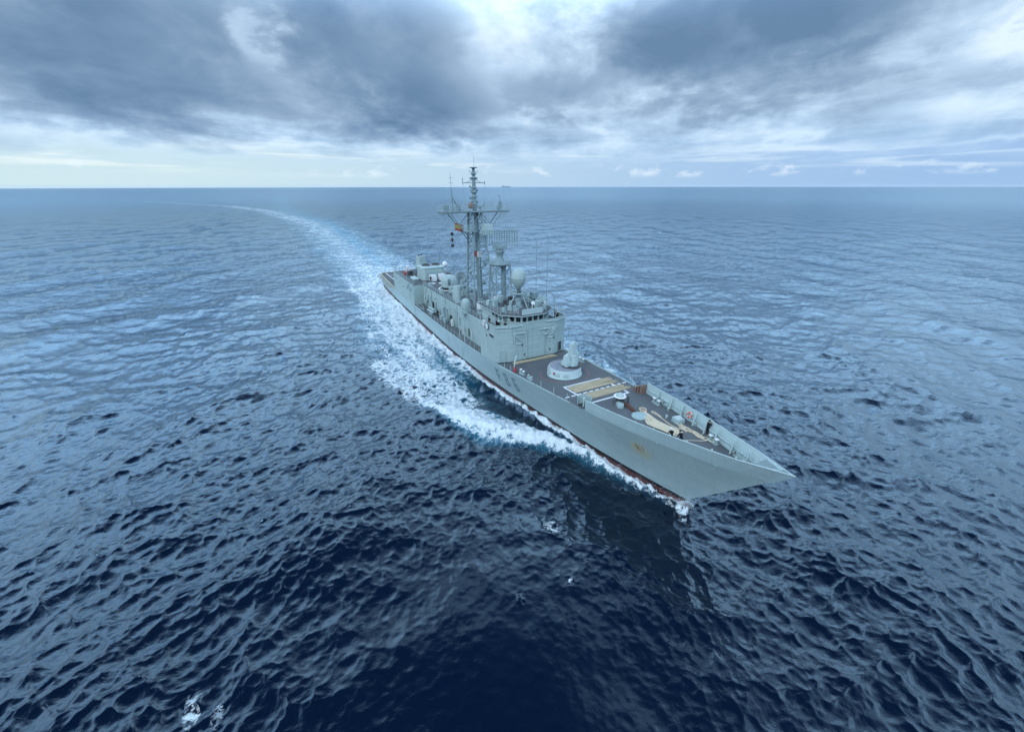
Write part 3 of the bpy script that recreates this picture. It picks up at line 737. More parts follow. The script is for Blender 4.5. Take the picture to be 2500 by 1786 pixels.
# bridge wing screens
scr = MB()
wing = [(-49.2, -side_y(-49.2)), (-46.5, -side_y(-46.5)), (-43.5, -side_y(-43.5)), (-42.6, -4.2), (-42.6, 4.2), (-43.5, side_y(-43.5)), (-46.5, side_y(-46.5)), (-49.2, side_y(-49.2))]
lin = [(x + (0.03 if abs(y) < 5 else 0), y * 0.996, z2(x) - .01) for x, y in wing[1:-1]]
scr.wall(lin, 1.12, 0.07)
top = [(p[0], p[1], p[2] + 1.14) for p in lin]
scr.tube(top, 0.085, 6)
part(scr, 'bridge_screen', M_grey, fore_house)
for s in (-1, 1):
    part(MB().tube([(-42.4, s * 4.5, 11.75), (-42.45, s * 2.2, 11.78)], 0.11, 6), 'wind_deflector', M_light, fore_house)
    part(MB().tube([(-42.6, s * 4.75, 11.75), (-43.3, s * 6.75, 11.72)], 0.1, 6), 'wind_deflector', M_light, fore_house)

# wheelhouse
wh = [(-43.1, -2.1), (-43.1, 2.1), (-45.3, 4.5), (-53.5, 4.5), (-53.5, -4.5), (-45.3, -4.5)]
wheelhouse = part(MB().prism(wh, zz2, 13.1), 'wheelhouse', M_grey)
roof = [(-42.6, -2.25), (-42.6, 2.25), (-45.0, 5.0), (-54.2, 5.2), (-54.2, -5.2), (-45.0, -5.0)]
part(MB().prism(roof, 13.06, 13.2, 0, 1), 'visor_roof', [M_light, M_deck], wheelhouse)
mb = MB(); mb.wall([(-50.5, -4.4, 13.15), (-45.4, -4.4, 13.15)], 0.5, .05)
def para(y0): return [(-46.2, -4.25, 13.15), (-43.3, -1.9, 13.15), (-43.3, 1.9, 13.15), (-45.9, 4.3, 13.15), (-50.0, 4.4, 13.15)]
pp = para(0); mb = MB(); mb.wall(pp[1:], 0.92, 0.08); mb.tube([(p[0], p[1], p[2] + .94) for p in pp[1:]], 0.06, 5)
part(mb, 'roof_parapet', M_light, wheelhouse)
facets = [((-43.1, -2.1), (-43.1, 2.1), 4), ((-45.3, -4.5), (-43.1, -2.1), 3), ((-43.1, 2.1), (-45.3, 4.5), 3), ((-49.5, -4.5), (-45.3, -4.5), 3), ((-45.3, 4.5), (-49.5, 4.5), 3)]
for (x0, y0), (x1, y1), n in facets:
    L = math.hypot(x1 - x0, y1 - y0); ux, uy = (x1 - x0) / L, (y1 - y0) / L; nx, ny = uy, -ux
    for k in range(n):
        t0, t1 = (k + 0.13) / n * L, (k + 0.87) / n * L
        pane = MB(); q = []
        for t, z in ((t0, 12.1), (t1, 12.1), (t1, 12.98), (t0, 12.98)): q.append((x0 + ux * t + nx * .012, y0 + uy * t + ny * .012, z))
        pane.add(q, [(0, 1, 2, 3)]); part(pane, 'window', M_glass, wheelhouse)
        fr = MB(); qq = [Vector(v) + Vector((nx * .03, ny * .03, 0)) for v in q]; fr.tube(qq, 0.035, 4, 0, False, True)
        part(fr, 'window_frame', M_light, wheelhouse)

# front of the deckhouse: pipes, folding platforms, port holes, doors, lamps
FXX = -42.6
for y, z1 in ((-1.2, 10.8), (2.3, 10.5)):
    part(MB().tube([(FXX + .07, y, zm(FXX)), (FXX + .07, y, z1)], 0.055, 6).box((FXX + .09, y, z1), (0.2, 0.2, 0.22)), 'vertical_pipe', M_grey2, fore_house)
def bracket(ya, yb, za, zb):
    m_ = MB(); x = FXX + 0.12
    m_.tube([(x, ya, za), (x + .1, yb, za)], 0.10, 6); m_.tube([(x, ya, za), (x, ya, zb)], 0.07, 6); m_.tube([(x, ya, za - .3), (x + .06, yb, zb)], 0.08, 6)
    m_.box((x, (ya + yb) / 2, zb - .05), (0.22, abs(yb - ya) * .75, 0.12)); m_.tube([(x, yb, za), (x, yb, zb)], 0.05, 6); m_.box((x, ya, za), (0.25, 0.35, 0.5))
    for k in (0.3, 0.6): m_.box((x, ya + (yb - ya) * .35, za + (zb - za) * k), (0.1, abs(yb - ya) * .4, 0.08))
    return part(m_, 'folding_platform', M_light, fore_house)
bracket(-3.7, -2.0, 10.5, 8.75); bracket(5.6 - 1.5, 2.9 - 1.2, 10.6, 9.6); bracket(3.9, 2.6, 10.35, 8.9)
part(MB().tube([(FXX + .1, 0.9, 10.65), (FXX + .14, 3.9, 10.55)], 0.09, 6), 'boom', M_light, fore_house)
part(MB().tube([(FXX - .02, 2.7, 9.4), (FXX + .015, 2.7, 9.4)], 0.17, 14), 'porthole', M_black, fore_house)
for y, z in ((3.5, 8.3), (2.7, 6.4), (-1.35, 6.35), (-2.0, 8.3)):
    part(MB().lathe([(0.0, 0), (.09, .02), (.1, .12), (0, .16)], 8, (FXX + .12, y, z)), 'floodlight', M_white, fore_house)
for y, z in ((3.95, 8.7), (-1.8, 6.6), (3.2, 6.7), (-2.2, 8.4)):
    part(MB().box((FXX + .06, y, z), (0.12, 0.14, 0.34)), 'junction_box', M_steel, fore_house)
def vdoor(cx, cy, z0, nx, ny, w=0.8, h=1.75, mat=None, name='door', parent=None):
    ux, uy = -ny, nx; m_ = MB(); rz = math.atan2(uy, ux)
    m_.box((cx + nx * .03, cy + ny * .03, z0 + .25 + h / 2), (w, 0.06, h), rz)
    ring = [(cx + nx * .08 + ux * a, cy + ny * .08 + uy * a, z0 + .25 + b) for a, b in ((-w / 2, .1), (-w / 2 + .1, 0), (w / 2 - .1, 0), (w / 2, .1), (w / 2, h - .1), (w / 2 - .1, h), (-w / 2 + .1, h), (-w / 2, h - .1))]
    m_.tube(ring, 0.04, 4, 1, False, True)
    d_ = part(m_, name, [mat or M_grey2, M_grey2], parent or fore_house)
    hd = MB().tube([(cx + nx * .13 + ux * w * .3, cy + ny * .13 + uy * w * .3, z0 + .95), (cx + nx * .13 + ux * w * .3, cy + ny * .13 + uy * w * .3, z0 + 1.25)], 0.03, 5)
    return d_
# door in the slanting corner, starboard, and its twin to port
ln = math.hypot(0.9, 2.6)
vdoor(-43.05, -5.5, zm(-43), 2.6 / ln, -0.9 / ln, 0.9, 1.8)
vdoor(-43.05, 5.5, zm(-43), 2.6 / ln, 0.9 / ln, 0.9, 1.8, M_steel)
# dark slot window in the starboard side, white edged
sl = MB(); ys = -side_y(-44.6) - .02
sl.box((-44.75, ys, 10.05), (1.7, 0.05, 0.42)); part(sl, 'slot_window', M_black, fore_house)
part(MB().box((-44.75, ys + .005, 10.05), (1.86, 0.03, 0.58)), 'slot_trim', M_light, fore_house)
part(MB().box((-46.5, -side_y(-46.5) - .03, 9.6), (0.16, 0.08, 0.4)), 'junction_box', M_steel, fore_house)
part(MB().box((-48.0, -side_y(-48.0) - .03, 8.0), (0.1, 0.08, 1.3)), 'vent_plate', M_grey2, fore_house)

# starboard and port fittings on the middle deckhouse walls
for s in (-1, 1):
    vdoor(-56.9, s * 5.3, zm(-57), 0, s, 0.85, 1.75, M_light, 'door', mid_house)
    part(MB().box((-58.3, s * 5.34, 6.3), (0.5, 0.1, 1.6)), 'dark_panel', M_steel, mid_house)
    for x in (-64.5, -70.5, -78.3):
        part(MB().box((x, s * 4.6, zm(x) + 1.1), (0.7, 0.35, 1.3)), 'wall_locker', M_grey2, mid_house)
    for x in (-66.5, -74.0, -84.0, -88.5): part(MB().tube([(x, s * 4.6, zm(x)), (x, s * 4.6, z2(x) - .1)], 0.07, 6), 'vertical_pipe', M_grey2, mid_house)
    part(MB().tube([(-87.6, s * 4.7, 7.2), (-87.2, s * 5.4, 7.3), (-86.3, s * 5.7, 7.0), (-85.6, s * 5.7, 6.0)], 0.09, 6), 'arched_vent', M_light, mid_house)
    part(MB().lathe([(.34, 0), (.34, .3), (.25, .42), (0, .46)], 12, (-80.8, s * 4.5, 8.1), axis=Matrix.Rotation(s * -1.57, 3, 'X')), 'round_vent', M_grey2, mid_house)
    for k in range(3): part(MB().box((-82.5 - k * 1.6, s * 4.54, 6.6 + .25 * (k % 2)), (0.45, 0.09, 0.6)), 'wall_box', M_grey2, mid_house)
for x, z in ((-94.0, 7.6), (-97.4, 7.5), (-96.0, 8.3)):
    part(MB().box((x, -side_y(x) - .03, z), (1.1, 0.05, 0.9)), 'vent_grille', M_num, hangar)
for x, z in ((-111.5, 7.9), (-109.4, 7.8), (-106.5, 7.2), (-101.8, 7.0)):
    part(MB().box((x, -side_y(x) - .025, z), (0.28, 0.05, 0.32)), 'scuttle', M_black, hangar)
for x in (-92.6, -95.3): part(MB().tube([(x, -side_y(x) - .04, 9.1), (x, -side_y(x) - .04, 4.6)], 0.08, 6), 'vertical_pipe', M_grey2, hangar)

# ---- railings: rails are one part, every stanchion is one of its own under it
STAN = MB().tube([(0, 0, 0), (0, 0, 1.05)], 0.032, 5).mesh('stanchion', M_light)
def railing(pts, parent, step=1.7, h=1.05, closed=False, r=0.024, rails=(0.38, 0.72, 1.05)):
    P = [Vector(p) for p in pts]
    if closed: P = P + [P[0]]
    m_ = MB()
    for k in rails: m_.tube([(p.x, p.y, p.z + h * k / 1.05) for p in P], r, 4, cap=False)
    o = part(m_, 'railing', M_light, parent)
    for a, b in zip(P[:-1], P[1:]):
        n = max(1, round((b - a).length / step))
        for i in range(n + (1 if (b - P[-1]).length < 1e-6 and not closed else 0)):
            q = a + (b - a) * i / n
            s_ = bpy.data.objects.new('stanchion', STAN); COL.objects.link(s_); s_.parent = o; s_.location = q; s_.scale = (1, 1, h / 1.05)
    return o
up = lambda x: z2(x)
for s in (-1, 1):
    railing([(x, s * 4.45, up(x) - .01) for x in (-63, -69, -75, -81, -90.8)], mid_house)
    railing([(x, s * 5.25, up(x) - .01) for x in (-49.6, -56, -62.2)], mid_house)
    railing([(-46.6, s * (side_y(-46.6) - .03), up(-46.6)), (-49.1, s * (side_y(-49.1) - .03), up(-49))], fore_house, 0.8)
    railing([(x, s * (side_y(x) - .25), 9.16) for x in (-91.6, -98, -106, -113.2)], hangar, 2.0, 1.0)
railing([(-113.3, y, 9.16) for y in (-6.4, 0, 6.4)], hangar, 2.0, 1.0)
railing([(-45.6, -4.6, 13.16), (-44.6, -3.4, 13.16), (-43.9, -2.2, 13.16), (-46.4, -2.2, 13.16)], wheelhouse, 0.9)
railing([(-53.9, -5.0, 13.16), (-47.5, -5.0, 13.16), (-45.2, -4.8, 13.16)], wheelhouse, 1.2)
railing([(-53.9, 5.0, 13.16), (-47.5, 5.0, 13.16)], wheelhouse, 1.2)
for s in (-1, 1):                                          # lone stanchions on the fore deck, chains taken down
    for x in ((-40.6, -38.6, -35.9, -33.2, -30.6, -27.7, -25.0) if s < 0 else (-39.5, -36.2, -32.4, -28.6, -25.1)):
        c = bpy.data.objects.new('stanchion', STAN); COL.objects.link(c); c.parent = main_deck; c.location = (x, s * (hb(x, zm(x)) - .08), zm(x)); c.scale = (1.25, 1.25, 1.0)
    m_ = MB()
    if s > 0:
        m_.tube([(-24.2, 5.15, 8.2), (-24.9, 5.25, 7.9), (-25.1, 5.3, 7.1)], 0.03, 4); m_.tube([(-25.1, 5.3, 8.0), (-23.5, 5.2, 7.2), (-22.2, 5.1, 7.25)], 0.05, 5)
        part(m_, 'rail_chain', M_light, main_deck)
    railing([(x, s * (hb(x, zm(x)) - .06), zm(x)) for x in (-50, -56, -62, -68, -75, -79.5)], main_deck, 2.4, 1.05, r=.011, rails=(0.55, 1.05))
for s in (-1, 1):                                          # awning frames over the bridge wings
    m_ = MB(); y1 = side_y(-43.5) - .05
    zt = 13.0
    cor = [(-42.75, s * 4.3), (-43.5, s * y1), (-46.5, s * (side_y(-46.5) - .06)), (-49.0, s * (side_y(-49) - .06))]
    for x, y in cor: m_.tube([(x, y, z2(x)), (x, y, zt - (0.05 if x < -44 else 0.1))], 0.035, 5)
    m_.tube([(x, y, zt - .06) for x, y in cor], 0.035, 5)
    for x, y in cor: m_.tube([(x, y, zt - .06), (max(-53, x - 1.2), s * 4.9, 13.02)], 0.03, 5)
    part(m_, 'awning_frame', M_light, fore_house)

# ---- guided missile launcher on the fore deck
ml = empty('missile_launcher', (-33.35, 0.0, zm(-33.3)), parent=F)
part(MB().lathe([(2.62, -.1), (2.62, .28), (2.45, .38), (2.45, 1.22), (2.40, 1.30), (2.30, 1.34)], 48), 'drum', M_light, ml)
part(MB().lathe([(2.30, 1.34), (1.3, 1.37), (0.0, 1.37)], 48), 'drum_top', paint('worn_blue_grey_top', (0.21, 0.26, 0.31), 0.8, 0.22, scale=1.0, tint=(0.25, 0.25, 0.28)), ml)
for a in (200, 235, 260, 300, 330):
    part(MB().box((2.5 * math.cos(R(a)), 2.5 * math.sin(R(a)), .72), (.16, .75, .5), R(a)), 'drum_plate', M_light, ml)
av = Matrix.Rotation(R(-71), 3, 'Z') @ Matrix.Rotation(R(90), 3, 'Y')
d_ = Vector((math.cos(R(-71)), math.sin(R(-71)), 0))
part(MB().lathe([(0, -.03), (.23, -.03), (.23, .03), (0, .03)], 16, d_ * 2.55 + Vector((0, 0, .82)), axis=av), 'red_disc', M_redp, ml)
mb = MB()
for k in range(7):
    z0, z1 = .1 + k * .18, .1 + (k + 1) * .18; a = R(-102 + 2 * math.sin(k))
    r_ = 2.64 if k < 2 else 2.47
    mb.box((r_ * math.cos(a), r_ * math.sin(a), (z0 + z1) / 2), (.02, .09, .18), a)
part(mb, 'red_stripe', M_redp, ml)
for x, y, r_ in ((-0.9, -.5, .28), (-.3, -1.2, .24), (.4, -1.6, .2)):
    part(MB().lathe([(r_, 1.36), (r_, 1.42), (r_ * .7, 1.43), (0, 1.43)], 14, (x, y, 0)), 'hatch', M_num, ml)
gd = empty('guide_arm', (0.35, 0.95, 1.36), R(8), ml); gd.scale = (1.25, 1.25, .80)
part(MB().lathe([(1.25, 0), (1.25, .14), (.95, .2), (0, .2)], 24), 'turntable', M_steel, gd)
part(MB().prism([(-.75, -.55), (.55, -.55), (.75, -.3), (.75, .3), (.55, .55), (-.75, .55)], .15, 2.2, 0, None, .18), 'housing', M_light, gd)
part(MB().prism([(-.5, -1.25), (.5, -1.25), (.5, -.5), (-.5, -.5)], .3, 1.0).prism([(-.35, -1.2), (.35, -1.2), (.45, -.55), (-.45, -.55)], 1.0, 2.25, 0, None, .3), 'side_box', M_light, gd)
part(MB().box((0, .62, 1.25), (.75, .38, 1.9)), 'trunnion', M_light, gd)
part(MB().box((.12, -.02, 2.9), (.62, .62, 3.1)).box((.34, -.02, 4.3), (.16, .3, .9)).box((-.2, .0, 2.3), (.25, .6, 1.0)).tube([(.14, -.02, 4.6), (.1, 0, 5.0)], .06, 5), 'launch_rail', M_light, gd)
part(MB().tube([(-.25, .3, 2.2), (-.25, .3, 3.5)], .08, 6).tube([(.45, .45, 1.5), (.5, .4, 3.0)], .09, 6), 'arm_strut', M_light, gd)
rp = MB()
for k in range(40):
    a0, a1 = R(k * 9), R(k * 9 + 9 * (0.75 + 0.2 * math.sin(k * 3)))
    r_ = 3.6
    q = [(-33.35 + rr_ * math.cos(a), rr_ * math.sin(a)) for rr_, a in ((r_, a0), (r_ + .12, a0), (r_ + .12, a1), (r_, a1))]
    if abs(math.sin(k * 12.7)) > .22: rp.add([(x, y, zm(x) + .006) for x, y in q], [(0, 1, 2, 3)])
part(rp, 'warning_circle', M_pink, main_deck)

# ---- painted vertical-replenishment box on the fore deck
mb = MB()
def dq(x0, y0, x1, y1, w, z=.006):
    d = Vector((x1 - x0, y1 - y0, 0)); L_ = d.length; d.normalize(); n = Vector((-d.y, d.x, 0)) * w / 2
    m_ = max(1, int(L_ / .5))
    for i in range(m_):
        ax, ay_ = x0 + (x1 - x0) * i / m_, y0 + (y1 - y0) * i / m_; bx, by_ = x0 + (x1 - x0) * (i + 1) / m_, y0 + (y1 - y0) * (i + 1) / m_
        q = [(ax + n.x, ay_ + n.y), (ax - n.x, ay_ - n.y), (bx - n.x, by_ - n.y), (bx + n.x, by_ + n.y)]
        mb.add([(x, y, zm(x) + z) for x, y in q], [(0, 1, 2, 3)])
dq(-28.95, -3.2, -28.95, 3.25, .26); dq(-28.8, -3.1, -23.1, -3.1, .26, .008); dq(-28.8, 3.2, -28.0, 3.2, .26, .008); dq(-23.8, 3.2, -23.1, 3.2, .26, .008); dq(-22.95, -3.2, -22.95, 3.3, .28)
part(mb, 'deck_marking', M_white, main_deck)
for k in range(11):
    mb = MB(); y0 = -5.0 + k * .97; dq(-25.85, y0, -25.85, y0 + .66, .24, .010)
    part(mb, 'dashed_line', M_white, main_deck)
mb = MB(); dq(-26.5, 3.2, -25.3, 3.2, .22, .012); part(mb, 'deck_marking', M_white, main_deck)

# ---- bow gear fixed to the deck
cp = empty('capstan', (-21.2, 0.05, zm(-21.2)), parent=F)
part(MB().lathe([(.85, 0), (.85, .12), (.55, .2), (.5, .75), (.72, .85), (.72, .95), (.5, 1.0)], 20), 'capstan_drum', M_steel, cp)
part(MB().lathe([(.46, .98), (.46, 1.06), (.36, 1.12), (.36, 1.24), (.28, 1.32), (0, 1.34)], 20), 'capstan_head', M_light, cp)
part(MB().lathe([(.72, .86), (.80, .9), (.80, .96), (.72, 1.0)], 20), 'capstan_band', M_white, cp)
mb = MB().lathe([(.42, 0), (.42, .4), (.3, .55), (0, .58)], 16, (-20.1, -.75, zm(-20.1))).box((-20.45, -.55, zm(-20.3) + .2), (.8, .55, .4), R(20))
part(mb, 'windlass_motor', M_grey2)
mb = MB().tube([(-20.3, .6, zm(-20.3)), (-20.3, .6, zm(-20.3) + 1.0)], .09, 8).lathe([(.16, .95), (.16, 1.1), (0, 1.15)], 10, (-20.3, .6, zm(-20.3)))
part(mb, 'brake_post', M_steel)
ch = MB(); n_l = 14
for i in range(n_l):
    t = i / (n_l - 1); x = -20.6 + 2.9 * t; y = .25 - .65 * t; z = zm(x) + .12
    pts = []
    for k in range(8):
        a = 2 * math.pi * k / 8; u, v = .17 * math.cos(a), .09 * math.sin(a)
        pts.append((x + u, y + (v if i % 2 else 0), z + (0 if i % 2 else v)))
    ch.tube(pts, .045, 4, 0, False, True)
part(ch, 'anchor_chain', M_chain)
part(MB().box((-19.4, .1, zm(-19.4) + .12), (2.2, .5, .16), R(-13)), 'chain_stopper', M_chain)
part(MB().lathe([(.95, 0), (.95, .1), (.85, .16), (0, .16)], 20, (-17.1, -.45, zm(-17.1))), 'hawse_cover', M_grey2)
def bollards(x, y, rz=0.0, mat=M_grey2, top=M_white, r=.19, h=.55):
    b_ = empty('bollard_pair', (x, y, zm(x)), rz, F)
    part(MB().box((0, 0, .05), (1.3, .5, .1)), 'base_plate', M_grey2, b_)
    for s_ in (-1, 1):
        part(MB().lathe([(r, .1), (r, h), (r * 1.2, h + .04)], 12, (s_ * .42, 0, 0)), 'bollard_post', mat, b_)
        part(MB().lathe([(r * 1.2, h + .04), (r * 1.2, h + .12), (0, h + .14)], 12, (s_ * .42, 0, 0)), 'bollard_cap', top, b_)
bollards(-8.9, 1.85, R(-10)); bollards(-18.6, 3.75, R(-8)); bollards(-18.9, -3.55, R(8)); bollards(-36.5, 5.5, 0); bollards(-36.8, -5.4, 0); bollards(-34.3, -5.5, 0, M_grey2, M_light, .14, .4)
hc = empty('deck_hatch', (-13.9, 2.35, zm(-13.9)), R(-12), F)
part(MB().prism([(-.62, -.42), (-.42, -.62), (.42, -.62), (.62, -.42), (.62, .42), (.42, .62), (-.42, .62), (-.62, .42)], 0, .42, 0, None, .06), 'hatch_coaming', M_grey2, hc)
part(MB().prism([(-.45, -.3), (-.3, -.45), (.3, -.45), (.45, -.3), (.45, .3), (.3, .45), (-.3, .45), (-.45, .3)], .42, .52), 'hatch_lid', M_light, hc)
part(MB().tube([(.3 * math.cos(a), .3 * math.sin(a), .56) for a in np.linspace(0, 6.28, 13)[:-1]], .04, 5, 0, False, True), 'hand_wheel', M_white, hc)
for x, y in ((-15.2, 1.9), (-12.3, 3.2), (-16.5, 3.6), (-10.9, -1.2), (-13.2, -2.2)):
    part(MB().lathe([(.12, 0), (.12, .25), (.17, .3), (.1, .4), (0, .42)], 10, (x, y, zm(x))), 'mushroom_vent', M_light)
# gun sponson with its curved shield at the deck edge, starboard and port
for s in (-1, 1):
    if s > 0: continue
    sp = empty('gun_platform', (-22.55, s * 4.45, zm(-22.5)), parent=F); m_ = MB(); pts = []
    for a in np.linspace(R(20), R(215), 13): pts.append((.95 * math.cos(a), .85 * math.sin(a), 0))
    m_.wall(pts, 1.25, .05); part(m_, 'curved_shield', M_grey, sp)
    part(MB().tube([(.05, -.15, 0), (.05, -.15, 1.15)], .1, 8).lathe([(.16, 1.15), (.16, 1.28), (0, 1.32)], 10, (.05, -.15, 0)), 'gun_post', M_light, sp)
    part(MB().lathe([(.75, .0), (.75, .06), (0, .06)], 18), 'platform_plate', M_steel, sp)
    part(MB().tube([(.9, .2, 1.2), (1.25, -.2, .6), (1.2, -.5, 0)], .035, 5), 'shield_brace', M_light, sp)
# reel and davit posts on the starboard side by the deckhouse
part(MB().tube([(-38.4, -5.9, zm(-38)), (-38.4, -5.9, 7.4), (-38.6, -5.6, 7.95), (-39.1, -5.2, 8.2)], .09, 7), 'davit', M_light)
mb = MB()
for y0, y1, dx0, dz in ((-6.55, 6.4, 0, .1),): mb.wall([(-43.3, -6.5, zm(-43)), (-42.45, -4.2, zm(-42)), (-42.45, 4.2, zm(-42)), (-43.3, 6.5, zm(-43))], .12, .06)
part(mb, 'deck_gutter', M_black, main_deck)

# ---- masts
mast = empty('main_mast', (0, 0, 0), parent=F)
LB = {(0, -1): (-61.5, -2.6), (0, 1): (-61.9, 2.3), (1, -1): (-67.6, -1.75), (1, 1): (-67.6, 1.75)}
LT = {(0, -1): (-64.9, -.9), (0, 1): (-64.9, .9), (1, -1): (-67.1, -.9), (1, 1): (-67.1, .9)}
ZB, ZT = 10.1, 27.9
def leg(k, z):
    t = (z - ZB) / (ZT - ZB); a, b = LB[k], LT[k]; return (a[0] + (b[0] - a[0]) * t, a[1] + (b[1] - a[1]) * t, z)
for k in LB:
    r_ = .26 if k[0] else .19
    part(MB().tube([leg(k, ZB - .3), leg(k, 19), leg(k, ZT)], r_, 10, r1=r_ * .85), 'mast_leg', M_mast, mast)
part(MB().tube([(-66.5, .55, 9.8), (-66.3, .3, 27.9)], .36, 10), 'cable_trunk', M_mast, mast)
lv = [10.6, 13.4, 16.2, 18.9, 21.4, 23.7, 25.8, 27.8]
keys = [(0, -1), (0, 1), (1, 1), (1, -1)]
for i, z in enumerate(lv):
    m_ = MB(); m_.tube([leg(k, z) for k in keys], .07, 5, 0, False, True)
    if i > 0: part(m_, 'lattice_ring', M_mast, mast)
    if i < len(lv) - 1:
        zn = lv[i + 1]; zc = (z + zn) / 2
        for a, b in ((0, 1), (1, 2), (2, 3), (3, 0)):
            A, B = keys[a], keys[b]
            p0, p1 = leg(A, z), leg(B, zn); q0, q1 = leg(B, z), leg(A, zn)
            part(MB().tube([p0, p1], .055, 5), 'lattice_brace', M_mast, mast); part(MB().tube([q0, q1], .055, 5), 'lattice_brace', M_mast, mast)
for tz in (14.0, 20.0):
    part(MB().tube([(-65.0, .2, tz - 2.6), (-65.0, .2, tz + 3.0)], .13, 6), 'waveguide', M_light, mast)
lad = MB()
for y in (-.25, .25): lad.tube([(-64.6 + 0, y, 10.5), (-65.6, y, 27.8)], .03, 4)
for z in np.arange(10.8, 27.6, .55): x = -64.6 - (z - 10.5) / 17.3; lad.tube([(x, -.25, z), (x, .25, z)], .025, 4)
part(lad, 'mast_ladder', M_mast, mast)
for y, z, r_ in ((-1.9, 16.6, .35), (1.4, 18.0, .42), (.9, 14.2, .45), (1.6, 12.0, .4)):
    part(MB().lathe([(0, -r_), (r_ * .7, -r_ * .7), (r_, 0), (r_ * .7, r_ * .7), (0, r_)], 10, (-64.2 + (z - 12) * -.12, y, z)), 'mast_fitting', M_mast, mast)
# yard platform across the mast head
plat = part(MB().prism([(-65.0, -7.1), (-65.0, 7.1), (-67.0, 7.1), (-67.0, -7.1)], 27.9, 28.08).prism([(-64.2, -1.6), (-64.2, 1.6), (-68.0, 1.6), (-68.0, -1.6)], 27.86, 28.1).tube([(-65.1, -7.2, 27.8), (-65.1, 7.2, 27.8)], .09, 6).tube([(-66.9, -7.2, 27.8), (-66.9, 7.2, 27.8)], .09, 6), 'yard_platform', M_mast, mast)
railing([(-64.9, -7.1, 28.08), (-64.9, 7.1, 28.08), (-67.0, 7.1, 28.08), (-67.0, -7.1, 28.08)], mast, 1.5, 1.1, True, .022)
for s in (-1, 1):
    for x0, x1 in ((-65.1, -65.1), (-66.9, -66.9)):
        part(MB().tube([(x0, s * 5.4, 27.8), (x1, s * .95, 22.2)], .085, 6), 'yard_strut', M_mast, mast)
        part(MB().tube([(x0, s * .95, 27.7), (x1, s * 3.35, 25.1)], .06, 6), 'yard_strut', M_mast, mast)
    for y in (6.6, 6.1, 5.5, 4.6): 
        part(MB().tube([(-66, s * y, 27.8), (-66, s * y, 26.2 + .3 * (y % 1))], .03, 4), 'dipole_rod', M_mast, mast)
# pole mast above
pole = part(MB().tube([(-66, 0, 28), (-66, 0, 31.2), (-66, 0, 33.4), (-66, 0, 35.5)], .46, 12, r1=.27), 'pole_mast', M_mast, mast)
for z, r_ in ((29.3, .62), (30.6, .58), (31.4, .60), (32.2, .52), (33.9, .50), (34.6, .55)):
    part(MB().lathe([(r_ * .7, -.16), (r_, -.1), (r_, .1), (r_ * .7, .16)], 14, (-66, 0, z)), 'pole_collar', M_mast, mast)
for z in (29.6, 31.7, 33.8):
    for s in (-1, 1): part(MB().box((-66, s * .62, z), (.25, .25, .4)).tube([(-66, s * .3, z - .1), (-66, s * .62, z - .1)], .05, 5), 'signal_lamp', M_mast, mast)
part(MB().lathe([(.2, -.1), (.75, 0), (.78, .08), (.3, .16), (0, .18)], 18, (-66, 0, 35.6)), 'aerial_disc', M_mast, mast)
part(MB().tube([(-66, 0.15, 35.7), (-66, .15, 37.5)], .035, 5), 'spike_aerial', M_mast, mast)
part(MB().tube([(-66, -2.25, 33.05), (-66, 2.25, 33.05)], .075, 6).tube([(-66, -.3, 33.55), (-66, -1.5, 33.1)], .045, 5).tube([(-66, .3, 33.55), (-66, 1.5, 33.1)], .045, 5).tube([(-66, -2.25, 32.7), (-66, -2.25, 33.9)], .07, 6).tube([(-66, 2.25, 32.75), (-66, 2.25, 33.3)], .09, 6), 'upper_yard', M_mast, mast)
for s in (-1, 1): part(MB().tube([(-66, s * .3, 34.9), (-66, s * .75, 34.85), (-66, s * .85, 35.15)], .05, 5), 'arm_aerial', M_mast, mast)
for z in (30.2, 32.3): part(MB().tube([(-66, -.4, z), (-66, -.8, z)], .05, 5).cone((-66, -.8, z), (-66, -.8, z + .4), .16, .03, 8), 'loudhailer', M_steel, mast)
# small pole with raking stays on the starboard end of the yard
part(MB().tube([(-66, -4.5, 28), (-66, -4.6, 32.2)], .13, 8, r1=.09).tube([(-65.2, -3.0, 28.05), (-66, -4.5, 30.6)], .08, 6).tube([(-66.8, -2.8, 28.05), (-66, -4.5, 30.6)], .08, 6), 'side_mast', M_mast, mast)
part(MB().tube([(-66, -4.6, 32.2), (-66, -4.65, 34.6)], .035, 5).tube([(-66, -5.1, 33.0), (-66, -4.1, 33.0)], .025, 4).tube([(-66, -4.95, 33.9), (-66, -4.3, 33.9)], .025, 4), 'direction_finder', M_mast, mast)
for y, z, w_ in ((-5.9, 28.7, 1.0), (-3.4, 28.7, .7)): part(MB().box((-66, y, z), (.8, w_, .85)), 'yard_box', M_mast, mast)
part(MB().lathe([(.35, 0), (.4, .5), (.3, .9)], 10, (-66, 5.2, 28.1)).box((-66, 5.5, 29.1), (.5, .5, 1.1)).tube([(-66, 5.5, 29.5), (-66, 5.5, 30.6)], .05, 5).tube([(-66, 4.9, 30.8), (-66, 5.6, 30.55)], .05, 5), 'wind_sensor', M_mast, mast)
part(MB().box((-65.6, 1.1, 28.9), (.9, 1.4, .15)).tube([(-65.6, 1.0, 28.1), (-65.6, 1.0, 28.9)], .15, 6).tube([(-65.6, 1.8, 28.9), (-65.6, 2.0, 29.5)], .05, 5), 'navigation_radar', M_mast, mast)
part(MB().lathe([(.4, 0), (.55, .5), (.4, 1.0), (0, 1.1)], 10, (-65.6, -.9, 28.5)), 'lamp_housing', M_brown, mast)
